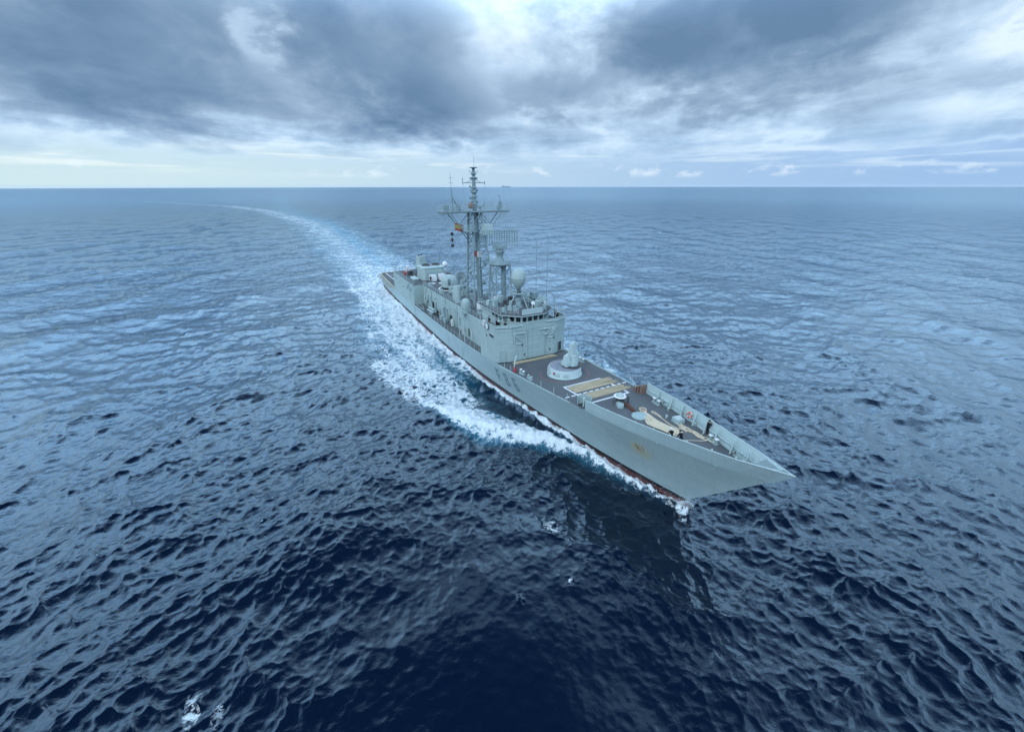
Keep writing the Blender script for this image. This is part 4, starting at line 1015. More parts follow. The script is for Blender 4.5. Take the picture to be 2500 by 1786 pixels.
part(MB().prism([(-62.5, .5), (-62.5, 2.3), (-64.3, 2.3), (-64.3, .5)], 24.1, 25.7, 0, None, .06).prism([(-62.3, .2), (-62.3, 2.5), (-64.6, 2.5), (-64.6, .2)], 23.8, 24.1), 'antenna_box', M_light, mast)
part(MB().prism([(-63.5, -3.0), (-63.5, -.6), (-65.5, -.6), (-65.5, -3.0)], 24.4, 24.55), 'side_platform', M_mast, mast)
railing([(-63.6, -.9, 24.55), (-63.6, -2.9, 24.55), (-65.4, -2.9, 24.55), (-65.4, -.9, 24.55)], mast, 1.0, 1.0, False, .02)

rm = empty('radar_mast', (0, 0, 0), parent=F)
def rleg(sx, sy, z):
    t = (z - 10.2) / 9.2; return (-55.4 + sx * (1.75 - .45 * t), sy * (1.75 - .35 * t) + .15, z)
rk = [(1, -1), (1, 1), (-1, 1), (-1, -1)]
for sx, sy in rk: part(MB().tube([rleg(sx, sy, 10.0), rleg(sx, sy, 19.4)], .13, 8), 'mast_leg', M_mast, rm)
part(MB().tube([(-55.6, .95, 10.1), (-55.6, .95, 19.4)], .48, 14), 'radar_trunk', M_mast, rm)
rl = [10.6, 13.5, 16.4, 19.2]
for i, z in enumerate(rl):
    part(MB().tube([rleg(a, b, z) for a, b in rk], .06, 5, 0, False, True), 'lattice_ring', M_mast, rm)
    if i < 3:
        for k in range(4):
            A, B = rk[k], rk[(k + 1) % 4]
            part(MB().tube([rleg(*A, z), rleg(*B, rl[i + 1])], .05, 5), 'lattice_brace', M_mast, rm)
            part(MB().tube([rleg(*B, z), rleg(*A, rl[i + 1])], .05, 5), 'lattice_brace', M_mast, rm)
part(MB().lathe([(1.2, 19.2), (1.85, 19.45), (1.9, 19.6), (0, 19.62)], 20, (-55.4, .1, 0)), 'radar_platform', M_mast, rm)
railing([(-55.4 + 1.8 * math.cos(a), .1 + 1.8 * math.sin(a), 19.62) for a in np.linspace(0, 6.283, 13)[:-1]], rm, 1.5, 1.1, True, .02)
part(MB().lathe([(1.05, 19.6), (.85, 19.9), (.75, 20.3), (.62, 20.6), (.62, 21.3), (.8, 21.5), (.8, 21.9), (.55, 22.1)], 18, (-55.3, .1, 0)), 'radar_pedestal', M_mast, rm)
ant = empty('radar_antenna', (-55.3, .1, 22.1), R(-24), rm)
part(MB().box((0, 0, .35), (1.1, 2.6, .55)).box((.3, -.9, .75), (.5, .5, .3)).tube([(0, 0, .5), (-.6, 0, 1.0)], .12, 6), 'turning_gear', M_mast, ant)
part(MB().tube([(.5, 0, .45), (2.2, -.2, .1), (2.9, 0, .55)], .09, 6).box((2.9, 0, .65), (.3, .5, .35)), 'feed_horn', M_mast, ant)
HW, NV = 3.1, 15
def dishx(y, z): return -0.75 + .11 * y * y * .9 + .16 * (z - 2.0) ** 2
for i in range(NV):
    y = -HW + 2 * HW * i / (NV - 1); part(MB().tube([(dishx(y, z), y, z) for z in (.8, 1.3, 1.9, 2.5, 3.2)], .06, 4), 'reflector_rib', M_mast, ant)
for z in (.8, 1.15, 1.5, 1.85, 2.2, 2.55, 2.9, 3.2):
    part(MB().tube([(dishx(y, z), y, z) for y in np.linspace(-HW, HW, 9)], .035, 4), 'reflector_wire', M_mast, ant)
for y in (-1.6, 1.6): part(MB().tube([(0, y * .6, .5), (dishx(y, 2.4) - .05, y, 2.4)], .05, 5), 'reflector_strut', M_mast, ant)

# ---- fire control radome on the bridge roof
fr = empty('fire_control_radome', (-48.0, 0, 13.16), parent=F)
part(MB().lathe([(0.28, 3.2), (.5, 3.4), (.85, 3.9), (1.12, 4.5), (1.24, 5.0), (1.25, 5.12)], 32), 'radome_lower', M_grey, fr)
part(MB().lathe([(1.25, 5.2), (1.23, 5.5), (1.12, 5.95), (.9, 6.3), (.6, 6.55), (.3, 6.66), (0, 6.70)], 32), 'radome_upper', M_grey, fr)
part(MB().lathe([(1.25, 5.1), (1.29, 5.12), (1.29, 5.2), (1.25, 5.22)], 32), 'radome_ring', M_light, fr)
part(MB().lathe([(.55, 2.6), (.3, 2.9), (.36, 3.2)], 16), 'radome_neck', M_steel, fr)
part(MB().lathe([(.6, 2.2), (1.35, 2.45), (1.4, 2.55), (.5, 2.6)], 20), 'radome_platform', M_mast, fr)
railing([(1.3 * math.cos(a), 1.3 * math.sin(a), 2.55) for a in np.linspace(0, 6.283, 9)[:-1]], fr, 1.2, .7, True, .022, (0.1, 1.05))
part(MB().lathe([(.85, 0), (.8, .3), (.5, .5), (.46, 2.2)], 18), 'radome_pedestal', M_mast, fr)
for a in (30, 150, 270): part(MB().tube([(1.9 * math.cos(R(a)), 1.9 * math.sin(R(a)), 0), (.7 * math.cos(R(a)), .7 * math.sin(R(a)), 2.3)], .08, 6), 'pedestal_leg', M_light, fr)
part(MB().tube([(.6, -2.0, 1.55), (.6, 1.6, 1.6)], .06, 5).tube([(.6, -2.0, 0), (.6, -2.0, 1.55)], .05, 5).tube([(.6, 1.6, 0), (.6, 1.6, 1.6)], .05, 5).tube([(.6, 1.6, 1.6), (1.7, 2.6, .1)], .06, 5), 'pipe_frame', M_light, fr)

# ---- other fittings of the bridge roof and signal deck
def roof_item(mb_, name, mat): return part(mb_, name, mat)
for x, y in ((-50.6, -3.3), (-46.4, 2.9), (-50.2, 3.4), (-52.4, -1.2)):
    roof_item(MB().box((x, y, 13.75), (.9, .8, 1.2), R(10)), 'roof_locker', M_grey2)
roof_item(MB().tube([(-45.0, 1.0, 13.16), (-45.0, 1.0, 14.2)], .07, 6).lathe([(.0, 0), (.3, .06), (.34, .3), (.3, .34)], 16, (-45.0, 1.0, 14.45), axis=Matrix.Rotation(1.2, 3, 'Y')), 'searchlight', M_white)
roof_item(MB().tube([(-44.2, 3.1, 13.16), (-44.2, 3.1, 14.4)], .06, 6).box((-44.2, 3.1, 14.55), (.35, .35, .4)), 'pelorus', M_white)
# rack of chaff tubes and lamps on the port side of the roof
for k in range(3):
    roof_item(MB().tube([(-46.4 - k * .8, 3.6, 14.0), (-46.1 - k * .8, 4.6, 14.7)], .16, 8).tube([(-46.4 - k * .8, 3.6, 13.4), (-46.1 - k * .8, 4.6, 14.1)], .16, 8), 'decoy_tubes', M_grey2)
roof_item(MB().box((-49.4, 3.9, 14.6), (1.3, 1.0, 1.0)).tube([(-49.4, 3.9, 13.2), (-49.4, 3.9, 14.2)], .16, 8), 'director_box', M_mast)
railing([(-49.0, 2.6, 13.16), (-46.6, 2.6, 13.16), (-45.0, 4.0, 13.16)], wheelhouse, 1.0, 1.6)
WH = MB().tube([(0, 0, 0), (0, 0, .9)], .10, 7).tube([(0, 0, .9), (0, 0, 10.5)], .06, 5, r1=.035)
WHM = WH.mesh('whip_antenna', M_mast)
def whip(x, y, z, h):
    o = bpy.data.objects.new('whip_antenna', WHM); COL.objects.link(o); o.parent = F; o.location = (x, y, z); o.scale = (1, 1, h / 10.5); o.rotation_euler = (random.uniform(-.01, .01), random.uniform(-.01, .02), 0)
for w_ in ((-43.9, 3.05, 13.16, 12.0), (-50.2, 4.8, 13.1, 11.0), (-111.7, -6.6, 9.15, 8.4), (-99.8, -6.45, 9.15, 9.8), (-110.0, 6.4, 9.15, 10.3), (-101.0, 6.4, 9.15, 8.9), (-97.4, 6.4, 9.15, 7.2), (-43.7, 4.3, 13.1, 2.6), (-43.9, 4.7, 13.1, 2.6)): whip(*w_)

rs_ = np.random.RandomState(8)
for k in range(16):
    x, y = -46.5 - rs_.rand() * 6.8, rs_.uniform(-4.2, 4.2)
    if math.hypot(x + 48, y) < 1.5: continue
    h = rs_.uniform(.35, 1.3); w = rs_.uniform(.25, .7)
    part(MB().box((x, y, 13.2 + h / 2), (w, rs_.uniform(.25, .8), h), rs_.rand()), 'roof_locker', (M_grey2, M_mast, M_steel, M_light)[k % 4])
for k in range(8):
    x, y = -45.8 - rs_.rand() * 7.5, rs_.uniform(-4.4, 4.6)
    part(MB().tube([(x, y, 13.2), (x, y, 13.2 + rs_.uniform(.9, 2.2))], .05, 5).lathe([(0, -.14), (.14, -.05), (.14, .08), (0, .14)], 8, (x, y, 14.2)), 'roof_aerial', (M_mast, M_light)[k % 2])
for k in range(22):
    x = -57 - rs_.rand() * 33; y = rs_.uniform(-3.9, 3.9)
    if abs(x + 83.2) < 3.2 or (abs(x + 64.5) < 4.5 and abs(y) < 2.8) or math.hypot(x + 58.6, y + 2.3) < 1.5: continue
    h = rs_.uniform(.4, 1.6); part(MB().box((x, y, z2(x) + h / 2 - .02), (rs_.uniform(.4, 1.3), rs_.uniform(.4, 1.1), h), rs_.rand() * .3).tube([(x, y, z2(x)), (x + .5, y + .4, z2(x) + .05), (x + .9, y + .4, z2(x) + .05)], .07, 5), 'deck_fitting', (M_grey2, M_mast, M_grey2, M_light)[k % 4])
for k in range(14):
    x = -63.5 - rs_.rand() * 26; s_ = -1
    h = rs_.uniform(.5, 1.9); part(MB().box((x, -4.75, zm(x) + rs_.uniform(.1, 2.0) + h / 2), (rs_.uniform(.25, .9), .4, h)), 'wall_fitting', (M_grey2, M_mast, M_light, M_steel)[k % 4], mid_house)
# ---- weather deck, from forward to aft
wb = part(MB().prism([(-.8, -.8), (.8, -.8), (.8, .8), (-.8, .8)], .15, 1.65, 0, None, .05).box((0, 0, .08), (1.3, 1.3, .16)), 'white_locker', M_white); wb.location = (-58.6, -2.3, z2(-58.6) - .02)
wb2 = rep(wb, (-94.3, -.75, 9.15)); wb3 = rep(wb, (-94.5, 1.75, 9.15)); wb4 = rep(wb, (-110.3, -3.4, 9.15), scale=(.75, .75, 1.05))
db = empty('deck_director', (-59.9, 1.4, z2(-60) - .02), parent=F)
part(MB().prism([(-1.0, -.9), (1.0, -.9), (1.0, .9), (-1.0, .9)], .9, 1.9, 0, None, .04), 'director_body', M_grey, db)
part(MB().prism([(-.85, -.75), (.85, -.75), (.85, .75), (-.85, .75)], 1.9, 2.05), 'director_lid', M_white, db)
part(MB().lathe([(.8, 0), (.65, .9)], 16), 'director_stand', M_grey, db)
sd = empty('satellite_dome', (-60.2, -5.0, z2(-60) - .02), parent=F)
part(MB().lathe([(.80, .25), (.90, .4), (.90, 1.6), (.84, 1.95), (.68, 2.25), (.4, 2.45), (0, 2.52)], 28), 'dome_shell', M_grey, sd)
part(MB().lathe([(.95, 0), (.95, .2), (.80, .25)], 24), 'dome_base', M_grey2, sd)
mb = MB().prism([(-58.9, -6.4), (-58.9, -4.6), (-61.4, -4.6), (-61.4, -6.4)], z2(-60) - .22, z2(-60) - .03)
part(mb, 'dome_platform', M_grey2); railing([(-58.9, -5.2, z2(-60) - .03), (-58.9, -6.35, z2(-60) - .03), (-61.4, -6.35, z2(-60) - .03), (-61.4, -4.6, z2(-60) - .03)], mid_house, .9)
gp = MB()
for x in (-57.2, -59.7): gp.tube([(x, -6.75, zm(x)), (x, -6.75, 10.3)], .085, 6)
for z in (7.4, 10.2): gp.tube([(-57.2, -6.75, z), (-59.7, -6.75, z)], .07, 6)
gp.tube([(-57.2, -6.75, 10.2), (-59.7, -6.75, 7.4)], .04, 5)
part(gp, 'replenishment_frame', M_light)
for x, y, r_, h in ((-68.2, -3.6, .72, 3.5), (-70.2, -3.2, .72, 3.0)):
    part(MB().lathe([(r_, 0), (r_, h), (r_ * .92, h + .12), (0, h + .12)], 20, (x, y, z2(x) - .03)), 'vent_trunk', M_grey)
part(MB().tube([(-72.4, -3.2, z2(-72)), (-72.4, -3.2, 10.9)], .12, 8).lathe([(0, -.3), (.25, -.2), (.34, 0), (.25, .25), (0, .34)], 14, (-72.4, -3.2, 11.2)), 'small_dome', M_light)
# tracking radar between mast and gun
tr = empty('tracking_radar', (-75.6, 0.2, z2(-75) - .02), parent=F)
for a in (45, 135, 225, 315):
    part(MB().tube([(1.7 * math.cos(R(a)), 1.7 * math.sin(R(a)), 0), (.8 * math.cos(R(a)), .8 * math.sin(R(a)), 2.0)], .1, 6), 'stand_leg', M_mast, tr)
for a in (0, 90, 180, 270):
    c0, c1 = R(a + 45), R(a + 135); part(MB().tube([(1.7 * math.cos(c0), 1.7 * math.sin(c0), .1), (.85 * math.cos(c1), .85 * math.sin(c1), 1.9)], .06, 5), 'stand_brace', M_mast, tr)
part(MB().lathe([(1.2, 1.95), (1.25, 2.1), (.7, 2.2), (.6, 2.9), (0, 2.9)], 18), 'stand_top', M_mast, tr)
for s in (-1, 1): part(MB().prism([(-.35, s * .95 - .14), (.35, s * .95 - .14), (.35, s * .95 + .14), (-.35, s * .95 + .14)], 2.8, 4.5, 0, None, .1), 'yoke_arm', M_mast, tr)
axd = Matrix.Rotation(R(-35), 3, 'Z') @ Matrix.Rotation(R(78), 3, 'Y')
part(MB().lathe([(0, -.55), (.7, -.45), (1.05, -.15), (1.2, .25), (1.22, .35), (1.1, .28), (.7, .02), (0, -.1)], 24, (0, 0, 4.0), axis=axd), 'dish', M_mast, tr)
part(MB().tube([Vector((0, 0, 4.0)), Vector((0, 0, 4.0)) + axd @ Vector((0, 0, .75))], .1, 6), 'dish_feed', M_steel, tr)
# gun
gn = empty('gun_turret', (-83.2, -.1, z2(-83) - .02), R(-22), F)
part(MB().lathe([(2.75, 0), (2.75, .1), (2.35, .12), (2.3, .0)], 40), 'deck_ring', M_white, gn)
part(MB().lathe([(1.75, 0), (1.75, .55), (2.0, .6)], 32), 'gun_barbette', M_steel, gn)
part(MB().lathe([(2.0, .6), (2.02, .75), (2.0, 1.9), (1.88, 2.5), (1.55, 3.0), (1.05, 3.28), (.5, 3.4), (0, 3.43)], 36), 'gun_shield', M_grey, gn)
part(MB().prism([(1.6, -.28), (2.08, -.28), (2.08, .28), (1.6, .28)], 1.2, 2.7), 'gun_slot', M_num, gn)
part(MB().tube([(1.6, 0, 1.75), (3.2, 0, 1.95), (5.6, 0, 2.25)], .15, 10, r1=.075), 'gun_barrel', M_steel, gn)
# funnel
fu = empty('funnel', (-98.8, 0.2, 9.15), parent=F)
part(MB().prism([(2.7, -2.6), (2.7, 2.6), (2.2, 3.3), (-2.6, 3.3), (-2.6, -3.3), (2.2, -3.3)], 0, 3.1, 0, None, .10), 'funnel_casing', M_grey, fu)
part(MB().prism([(2.75, -2.6), (2.75, 2.6), (2.2, 3.2), (-2.5, 3.2), (-2.5, -3.2), (2.2, -3.2)], 3.1, 3.35, 0, None, .06), 'funnel_cap', M_light, fu)
for y in (-1.35, 1.35):
    part(MB().lathe([(1.15, 3.3), (1.15, 3.8), (1.0, 3.85), (.95, 3.6), (0, 3.5)], 24, (0.2, y, 0)), 'exhaust_pipe', M_steel, fu)
    part(MB().lathe([(1.2, 3.3), (1.2, 3.45), (1.14, 3.5)], 24, (0.2, y, 0)), 'exhaust_collar', M_light, fu)
for y in (-2.0, -.6, .9): part(MB().box((2.66, y, 1.4), (.1, .7, 1.6)), 'funnel_louvre', M_grey2, fu)
# close-in gun on top of the hangar
ci = empty('close_in_weapon', (-107.6, .1, 9.15), R(200), F); ci.scale = (1.15, 1.15, 1.08)
part(MB().lathe([(1.3, 0), (1.3, .9), (1.55, 1.1), (1.55, 1.3)], 24), 'mount_base', M_mast, ci)
part(MB().prism([(-1.0, -1.25), (1.0, -1.25), (1.0, 1.25), (-1.0, 1.25)], 1.3, 2.5, 0, None, .06), 'mount_body', M_grey, ci)
part(MB().prism([(-.85, -1.0), (.85, -1.0), (.85, 1.0), (-.85, 1.0)], 2.5, 4.3, 0, None, .1), 'radar_house', M_grey, ci)
for k in range(6):
    a = k * math.pi / 3; part(MB().tube([(.8, .16 * math.cos(a), 2.0 + .16 * math.sin(a)), (2.8, .16 * math.cos(a), 2.1 + .16 * math.sin(a))], .05, 5), 'gun_tube', M_steel, ci)
part(MB().tube([(0, -.3, 4.3), (0, -.3, 5.0)], .06, 5).box((0, .1, 4.75), (.25, 1.2, .2)).tube([(0, .5, 4.3), (.1, .6, 5.1)], .05, 5), 'top_camera', M_steel, ci)
for x, y, sx_ in ((-104.2, -1.8, 1.0), (-104.4, 2.6, 1.2), (-106.0, -3.6, .8)): part(MB().box((x, y, 9.7), (sx_, .9, 1.1)), 'hangar_locker', M_steel)
part(MB().tube([(-102.0, 5.4, 9.15), (-102.0, 5.4, 11.2)], .14, 8).lathe([(0, -.9), (.6, -.6), (.85, 0), (.6, .6), (0, .85)], 20, (-102.0, 5.4, 12.0)), 'white_radome', M_white)
part(MB().lathe([(.95, 0), (.95, .05), (0, .05)], 24, (-91.7, -1.9, z2(-91.7) + .0)), 'white_deck_disc', M_white)
part(MB().lathe([(.7, 0), (.7, .05), (0, .05)], 24, (-90.9, .4, z2(-90.9) + .0)), 'white_deck_disc', M_white)
for k, (x, y) in enumerate(((-95.6, -5.5), (-97.4, -5.5), (-95.9, -4.7), (-97.7, -4.7))):
    rf = empty('liferaft_canister', (x, y, 9.15), R(4), F)
    part(MB().lathe([(0, -.8), (.3, -.76), (.36, -.6), (.36, .6), (.3, .76), (0, .8)], 14, (0, 0, .75), axis=Matrix.Rotation(R(90), 3, 'Y')), 'canister_shell', M_light, rf)
    part(MB().box((-.45, 0, .2), (.1, .7, .4)).box((.45, 0, .2), (.1, .7, .4)), 'cradle', M_grey2, rf)
part(MB().prism([(-88.8, 4.0), (-88.8, 5.6), (-91.0, 5.6), (-91.0, 4.0)], 9.1, 11.0, 0, None, .1), 'vent_house', M_mast)
for x, y in ((-65.0, 3.4), (-70.5, 3.2), (-79.3, 3.3), (-79.0, -3.6), (-87.8, -3.5), (-87.4, 2.6)):
    part(MB().box((x, y, z2(x) + .45), (1.1, .8, .95)), 'deck_locker', M_grey2)
for x, y in ((-53.0, -2.0), (-56.6, -3.6), (-57.2, 3.4)):
    part(MB().box((x, y, z2(x) + (.45 if x < -54 else 2.9)), (.9, .7, .95)), 'deck_locker', M_grey2)
# starboard walkway gear
tt = empty('torpedo_tubes', (-81.0, -5.75, zm(-81)), R(6), F)
for k, (dy, dz) in enumerate(((-.32, .75), (.32, .75), (0, 1.28))):
    part(MB().lathe([(0, -1.55), (.26, -1.5), (.27, 1.4), (.29, 1.42), (.29, 1.55), (0, 1.56)], 12, (0, dy, dz), axis=Matrix.Rotation(R(90), 3, 'Y')), 'torpedo_tube', M_light, tt)
part(MB().lathe([(.6, 0), (.45, .5)], 12).box((0, 0, .48), (1.8, .9, .1)), 'tube_mount', M_grey2, tt)
gw = empty('accommodation_ladder', (-87.6, -7.15, zm(-88) + .25), R(2.4), F)
for dy in (-.35, .35): part(MB().box((0, dy, .0), (6.6, .1, .3)), 'ladder_beam', M_light, gw)
for k in range(13): part(MB().box((-3.1 + k * .52, 0, .03), (.14, .62, .06)), 'ladder_step', M_steel, gw)
part(MB().tube([(-3.2, .35, .1), (-3.2, .35, 1.0), (3.2, .35, .9), (3.2, .35, .1)], .035, 5).tube([(3.2, .35, .95), (3.7, 0, 1.2), (3.9, -.1, .4)], .06, 5), 'ladder_rail', M_light, gw)
for x in (-75.0, -72.5): part(MB().box((x, -5.2, zm(x) + .5), (1.3, .8, 1.0)), 'walkway_locker', M_grey2)
part(MB().box((-68.9, -4.95, zm(-69) + .8), (.5, .4, 1.5)), 'walkway_cabinet', M_white)
part(MB().tube([(-70.6, -4.9, zm(-70)), (-70.6, -4.9, 8.6), (-70.6, -6.6, 9.2)], .1, 6), 'boat_davit', M_light); part(MB().tube([(-67.2, -4.9, zm(-67)), (-67.2, -4.9, 8.7), (-67.2, -6.4, 9.1)], .1, 6), 'boat_davit', M_light)
part(MB().box((-71.9, -5.0, zm(-72) + 1.0), (.5, .35, 1.2)).tube([(-71.6, -5.6, zm(-72)), (-71.6, -5.6, 6.4)], .09, 6), 'hose_reel', M_grey2)
# flight deck safety nets, each a frame with cords
def net_frame(x0, x1, s):
    y0a, y0b = s * hb(x0, zm(x0)), s * hb(x1, zm(x1)); y1a, y1b = y0a + s * 1.35, y0b + s * 1.35
    a, b, c, d = (x0, y0a, 4.2), (x1, y0b, 4.2), (x1, y1b, 3.75), (x0, y1a, 3.75)
    f_ = part(MB().tube([a, b, c, d], .04, 5, 0, False, True), 'safety_net', M_net, flight_deck)
    m_ = MB(); L = lambda p, q, t: tuple(p[i] + (q[i] - p[i]) * t for i in range(3))
    for k in range(1, 8): m_.tube([L(a, b, k / 8), L(d, c, k / 8)], .018, 3, cap=False)
    for k in range(1, 5): m_.tube([L(a, d, k / 5), L(b, c, k / 5)], .018, 3, cap=False)
    n_ = part(m_, 'net_cords', M_net, f_); n_['kind'] = 'stuff'
for s in (-1, 1):
    for k in range(7): net_frame(-115.2 - k * 3.25, -118.2 - k * 3.25, s)
for k in range(4):
    y = -4.6 + k * 2.4; f_ = part(MB().tube([(-138.2, y, 4.2), (-138.2, y + 2.1, 4.2), (-139.5, y + 2.1, 3.8), (-139.5, y, 3.8)], .04, 5, 0, False, True), 'safety_net', M_net, flight_deck)
mb = MB().lathe([(.5, 0), (.5, .7), (.8, .9), (.8, 1.3), (.4, 1.6), (0, 1.65)], 14, (-131.5, 2.3, 4.42)); part(mb, 'deck_winch', M_steel, flight_deck)

# ------------------------------------------------------------------ people
BODY_CACHE = {}
def skin_mesh(joints, edges, radii, key):
    """one continuous skin grown round a skeleton of joints"""
    me = bpy.data.meshes.new('person'); me.from_pydata([joints[k] for k in joints], [], []) 
    idx = {k: i for i, k in enumerate(joints)}
    me = bpy.data.meshes.new('person'); me.from_pydata([joints[k] for k in joints], [(idx[a], idx[b]) for a, b in edges], [])
    o = bpy.data.objects.new('person_skin', me); COL.objects.link(o)
    md = o.modifiers.new('skin', 'SKIN'); md.use_smooth_shade = True
    sv = me.skin_vertices[0].data
    for k, i in idx.items():
        r_ = radii[k]; sv[i].radius = r_ if isinstance(r_, tuple) else (r_, r_)
        sv[i].use_root = (k == 'pelvis')
    o.modifiers.new('sub', 'SUBSURF').levels = 1
    dg = bpy.context.evaluated_depsgraph_get(); ev = o.evaluated_get(dg)
    out = bpy.data.meshes.new_from_object(ev)
    bpy.data.objects.remove(o); bpy.data.meshes.remove(me)
    return out
def person_mesh(pose):
    """standing figure 1.75 m tall facing +x; pose moves the arms, legs and head"""
    J = dict(pelvis=(0, 0, .95), belly=(.01, 0, 1.10), chest=(.0, 0, 1.30), neck=(.01, 0, 1.47), head=(.03, 0, 1.60), crown=(.02, 0, 1.70), nose=(.125, 0, 1.595))
    for s, n in ((1, 'l'), (-1, 'r')):
        J['sh' + n] = (0, s * .19, 1.40); J['el' + n] = (-.03, s * .25, 1.13); J['wr' + n] = (.06, s * .24, .90); J['pa' + n] = (.08, s * .235, .82)
        J['hip' + n] = (0, s * .10, .90); J['kn' + n] = (.02, s * .11, .50); J['an' + n] = (-.02, s * .11, .09); J['to' + n] = (.16, s * .13, .035)
    J.update(pose.get('joints', {}))
    for n in 'lr':                                                  # five fingers from the palm
        p = Vector(J['pa' + n]); w = Vector(J['wr' + n]); d = (p - w).normalized(); side = d.cross(Vector((1, 0, 0.3))).normalized()
        for k, (off, ln) in enumerate(((-.028, .065), (-.010, .078), (.010, .072), (.028, .055))):
            J['f%d%s' % (k, n)] = tuple(p + side * off + d * .02); J['g%d%s' % (k, n)] = tuple(p + side * off * 1.15 + d * ln + Vector((.012, 0, 0)))
        J['th' + n] = tuple(p + side * -.045 + d * .005 + Vector((.02, 0, 0)))
    E = [('pelvis', 'belly'), ('belly', 'chest'), ('chest', 'neck'), ('neck', 'head'), ('head', 'crown'), ('head', 'nose')]
    Rr = dict(pelvis=(.15, .12), belly=(.15, .12), chest=(.17, .13), neck=.06, head=(.085, .10), crown=(.065, .08), nose=.018)
    for n in 'lr':
        E += [('chest', 'sh' + n), ('sh' + n, 'el' + n), ('el' + n, 'wr' + n), ('wr' + n, 'pa' + n), ('pelvis', 'hip' + n), ('hip' + n, 'kn' + n), ('kn' + n, 'an' + n), ('an' + n, 'to' + n)]
        Rr.update({'sh' + n: .075, 'el' + n: .052, 'wr' + n: .034, 'pa' + n: (.04, .025), 'hip' + n: .105, 'kn' + n: .075, 'an' + n: .052, 'to' + n: .045, 'th' + n: .010})
        for k in range(4):
            E += [('pa' + n, 'f%d%s' % (k, n)), ('f%d%s' % (k, n), 'g%d%s' % (k, n))]; Rr['f%d%s' % (k, n)] = .0095; Rr['g%d%s' % (k, n)] = .008
        E.append(('pa' + n, 'th' + n))
    me = skin_mesh(J, E, Rr, None)
    for m_ in (M_cloth, M_skin, M_black): me.materials.append(m_)
    hd = Vector(J['head']); hs = [Vector(J['pal']), Vector(J['par'])]; to = [Vector(J['tol']), Vector(J['tor']), Vector(J['anl']), Vector(J['anr'])]
    for p in me.polygons:
        c = p.center
        if (c - hd).length < .15 and c.z > hd.z - .11: p.material_index = 1
        elif min((c - h).length for h in hs) < .115: p.material_index = 1
        elif min((c - t).length for t in to) < .085: p.material_index = 2
    return me, J
STAND = {}
LOOK = {'joints': {'ell': (.10, .30, 1.22), 'wrl': (.27, .16, 1.42), 'pal': (.32, .12, 1.48), 'elr': (.10, -.30, 1.22), 'wrr': (.27, -.12, 1.42), 'par': (.32, -.08, 1.48)}}
BEND = {'joints': {'chest': (.16, 0, 1.26), 'neck': (.27, 0, 1.39), 'head': (.33, 0, 1.50), 'crown': (.33, 0, 1.60), 'nose': (.425, 0, 1.475), 'belly': (.06, 0, 1.09),
                   'shl': (.18, .19, 1.34), 'shr': (.18, -.19, 1.34), 'ell': (.27, .26, 1.08), 'elr': (.27, -.26, 1.08), 'wrl': (.44, .18, .98), 'wrr': (.44, -.16, .98), 'pal': (.51, .15, .97), 'par': (.51, -.13, .97)}}
LEAN = {'joints': {'ell': (.12, .28, 1.14), 'elr': (.12, -.28, 1.14), 'wrl': (.33, .24, 1.10), 'wrr': (.33, -.24, 1.10), 'pal': (.40, .23, 1.10), 'par': (.40, -.23, 1.10), 'anr': (-.18, -.12, .09), 'tor': (.0, -.14, .035)}}
HAIR = MB().lathe([(.118, -.02), (.122, .03), (.11, .08), (.075, .125), (0, .145)], 14)
CAP = MB().lathe([(.125, 0), (.13, .05), (.11, .10), (.05, .13), (0, .135)], 14).box((.12, 0, .01), (.12, .16, .02))
_pm = {k: person_mesh(v) for k, v in (('stand', STAND), ('look', LOOK), ('bend', BEND), ('lean', LEAN))}
_head = {}
def person(pose, x, y, z, face, label, group=None, head='hair', headmat=None, h=1.0, hold=None):
    me, J = _pm[pose]
    o = bpy.data.objects.new('person', me); COL.objects.link(o)
    o.location = ship_world(x, y, z); o.rotation_euler = (0, 0, SHIP_ROT + face); o.scale = (h, h, h)
    tag(o, label, 'person', group)
    key = (head, headmat.name if headmat else None)
    if key not in _head: _head[key] = (HAIR if head == 'hair' else CAP).mesh('hair' if head == 'hair' else 'cap', headmat or M_hair)
    c = bpy.data.objects.new('hair' if head == 'hair' else 'cap', _head[key]); COL.objects.link(c); c.parent = o
    c.location = Vector(J['crown']) + Vector((-.012, 0, -.045))
    return o
P1 = person('look', -10.35, 2.72, zm(-10.35), R(78), 'standing person in dark navy clothes holding up a phone at the bow plating', None)
person('bend', -11.0, -2.05, zm(-11.0), R(150), 'bending person in dark clothes with a pale grey cap beside the flaked rope', 'crew on the fore deck', 'cap', M_white)
person('bend', -10.15, -1.55, zm(-10.15), R(172), 'bending bare-headed person in dark clothes nearest the tip of the bow', 'crew on the fore deck')
ph = on_ship('phone', -10.35 + .33 * math.cos(R(78)) , 2.72 + .37 * math.sin(R(78)), zm(-10.35) + 1.50, 'black phone held up by the person at the bow plating', 'phone', rz=R(78))
MB().box((0, 0, .02), (.012, .16, .085)).build('phone_body', M_black, ph); MB().box((.0075, .05, .035), (.006, .03, .03)).build('phone_lens', M_steel, ph)
zb_ = z2(-44)
person('lean', -43.35, -4.95, zb_, R(-10), 'person in dark clothes leaning at the near bridge wing front beside the wheelhouse windows', 'crew on the bridge wings')
person('stand', -44.2, -5.75, zb_, R(-40), 'person in dark clothes standing at the outer front corner of the near bridge wing', 'crew on the bridge wings', 'cap', M_white)
person('look', -45.6, -5.4, zb_, R(-60), 'person in dark clothes with raised hands in the middle of the near bridge wing', 'crew on the bridge wings')
person('stand', -47.4, -5.9, zb_, R(-80), 'person in dark clothes at the open after end of the near bridge wing', 'crew on the bridge wings', 'cap', M_steel)
person('lean', -43.55, 5.0, zb_, R(10), 'person in dark clothes at the front of the far bridge wing close to the wheelhouse', 'crew on the bridge wings')
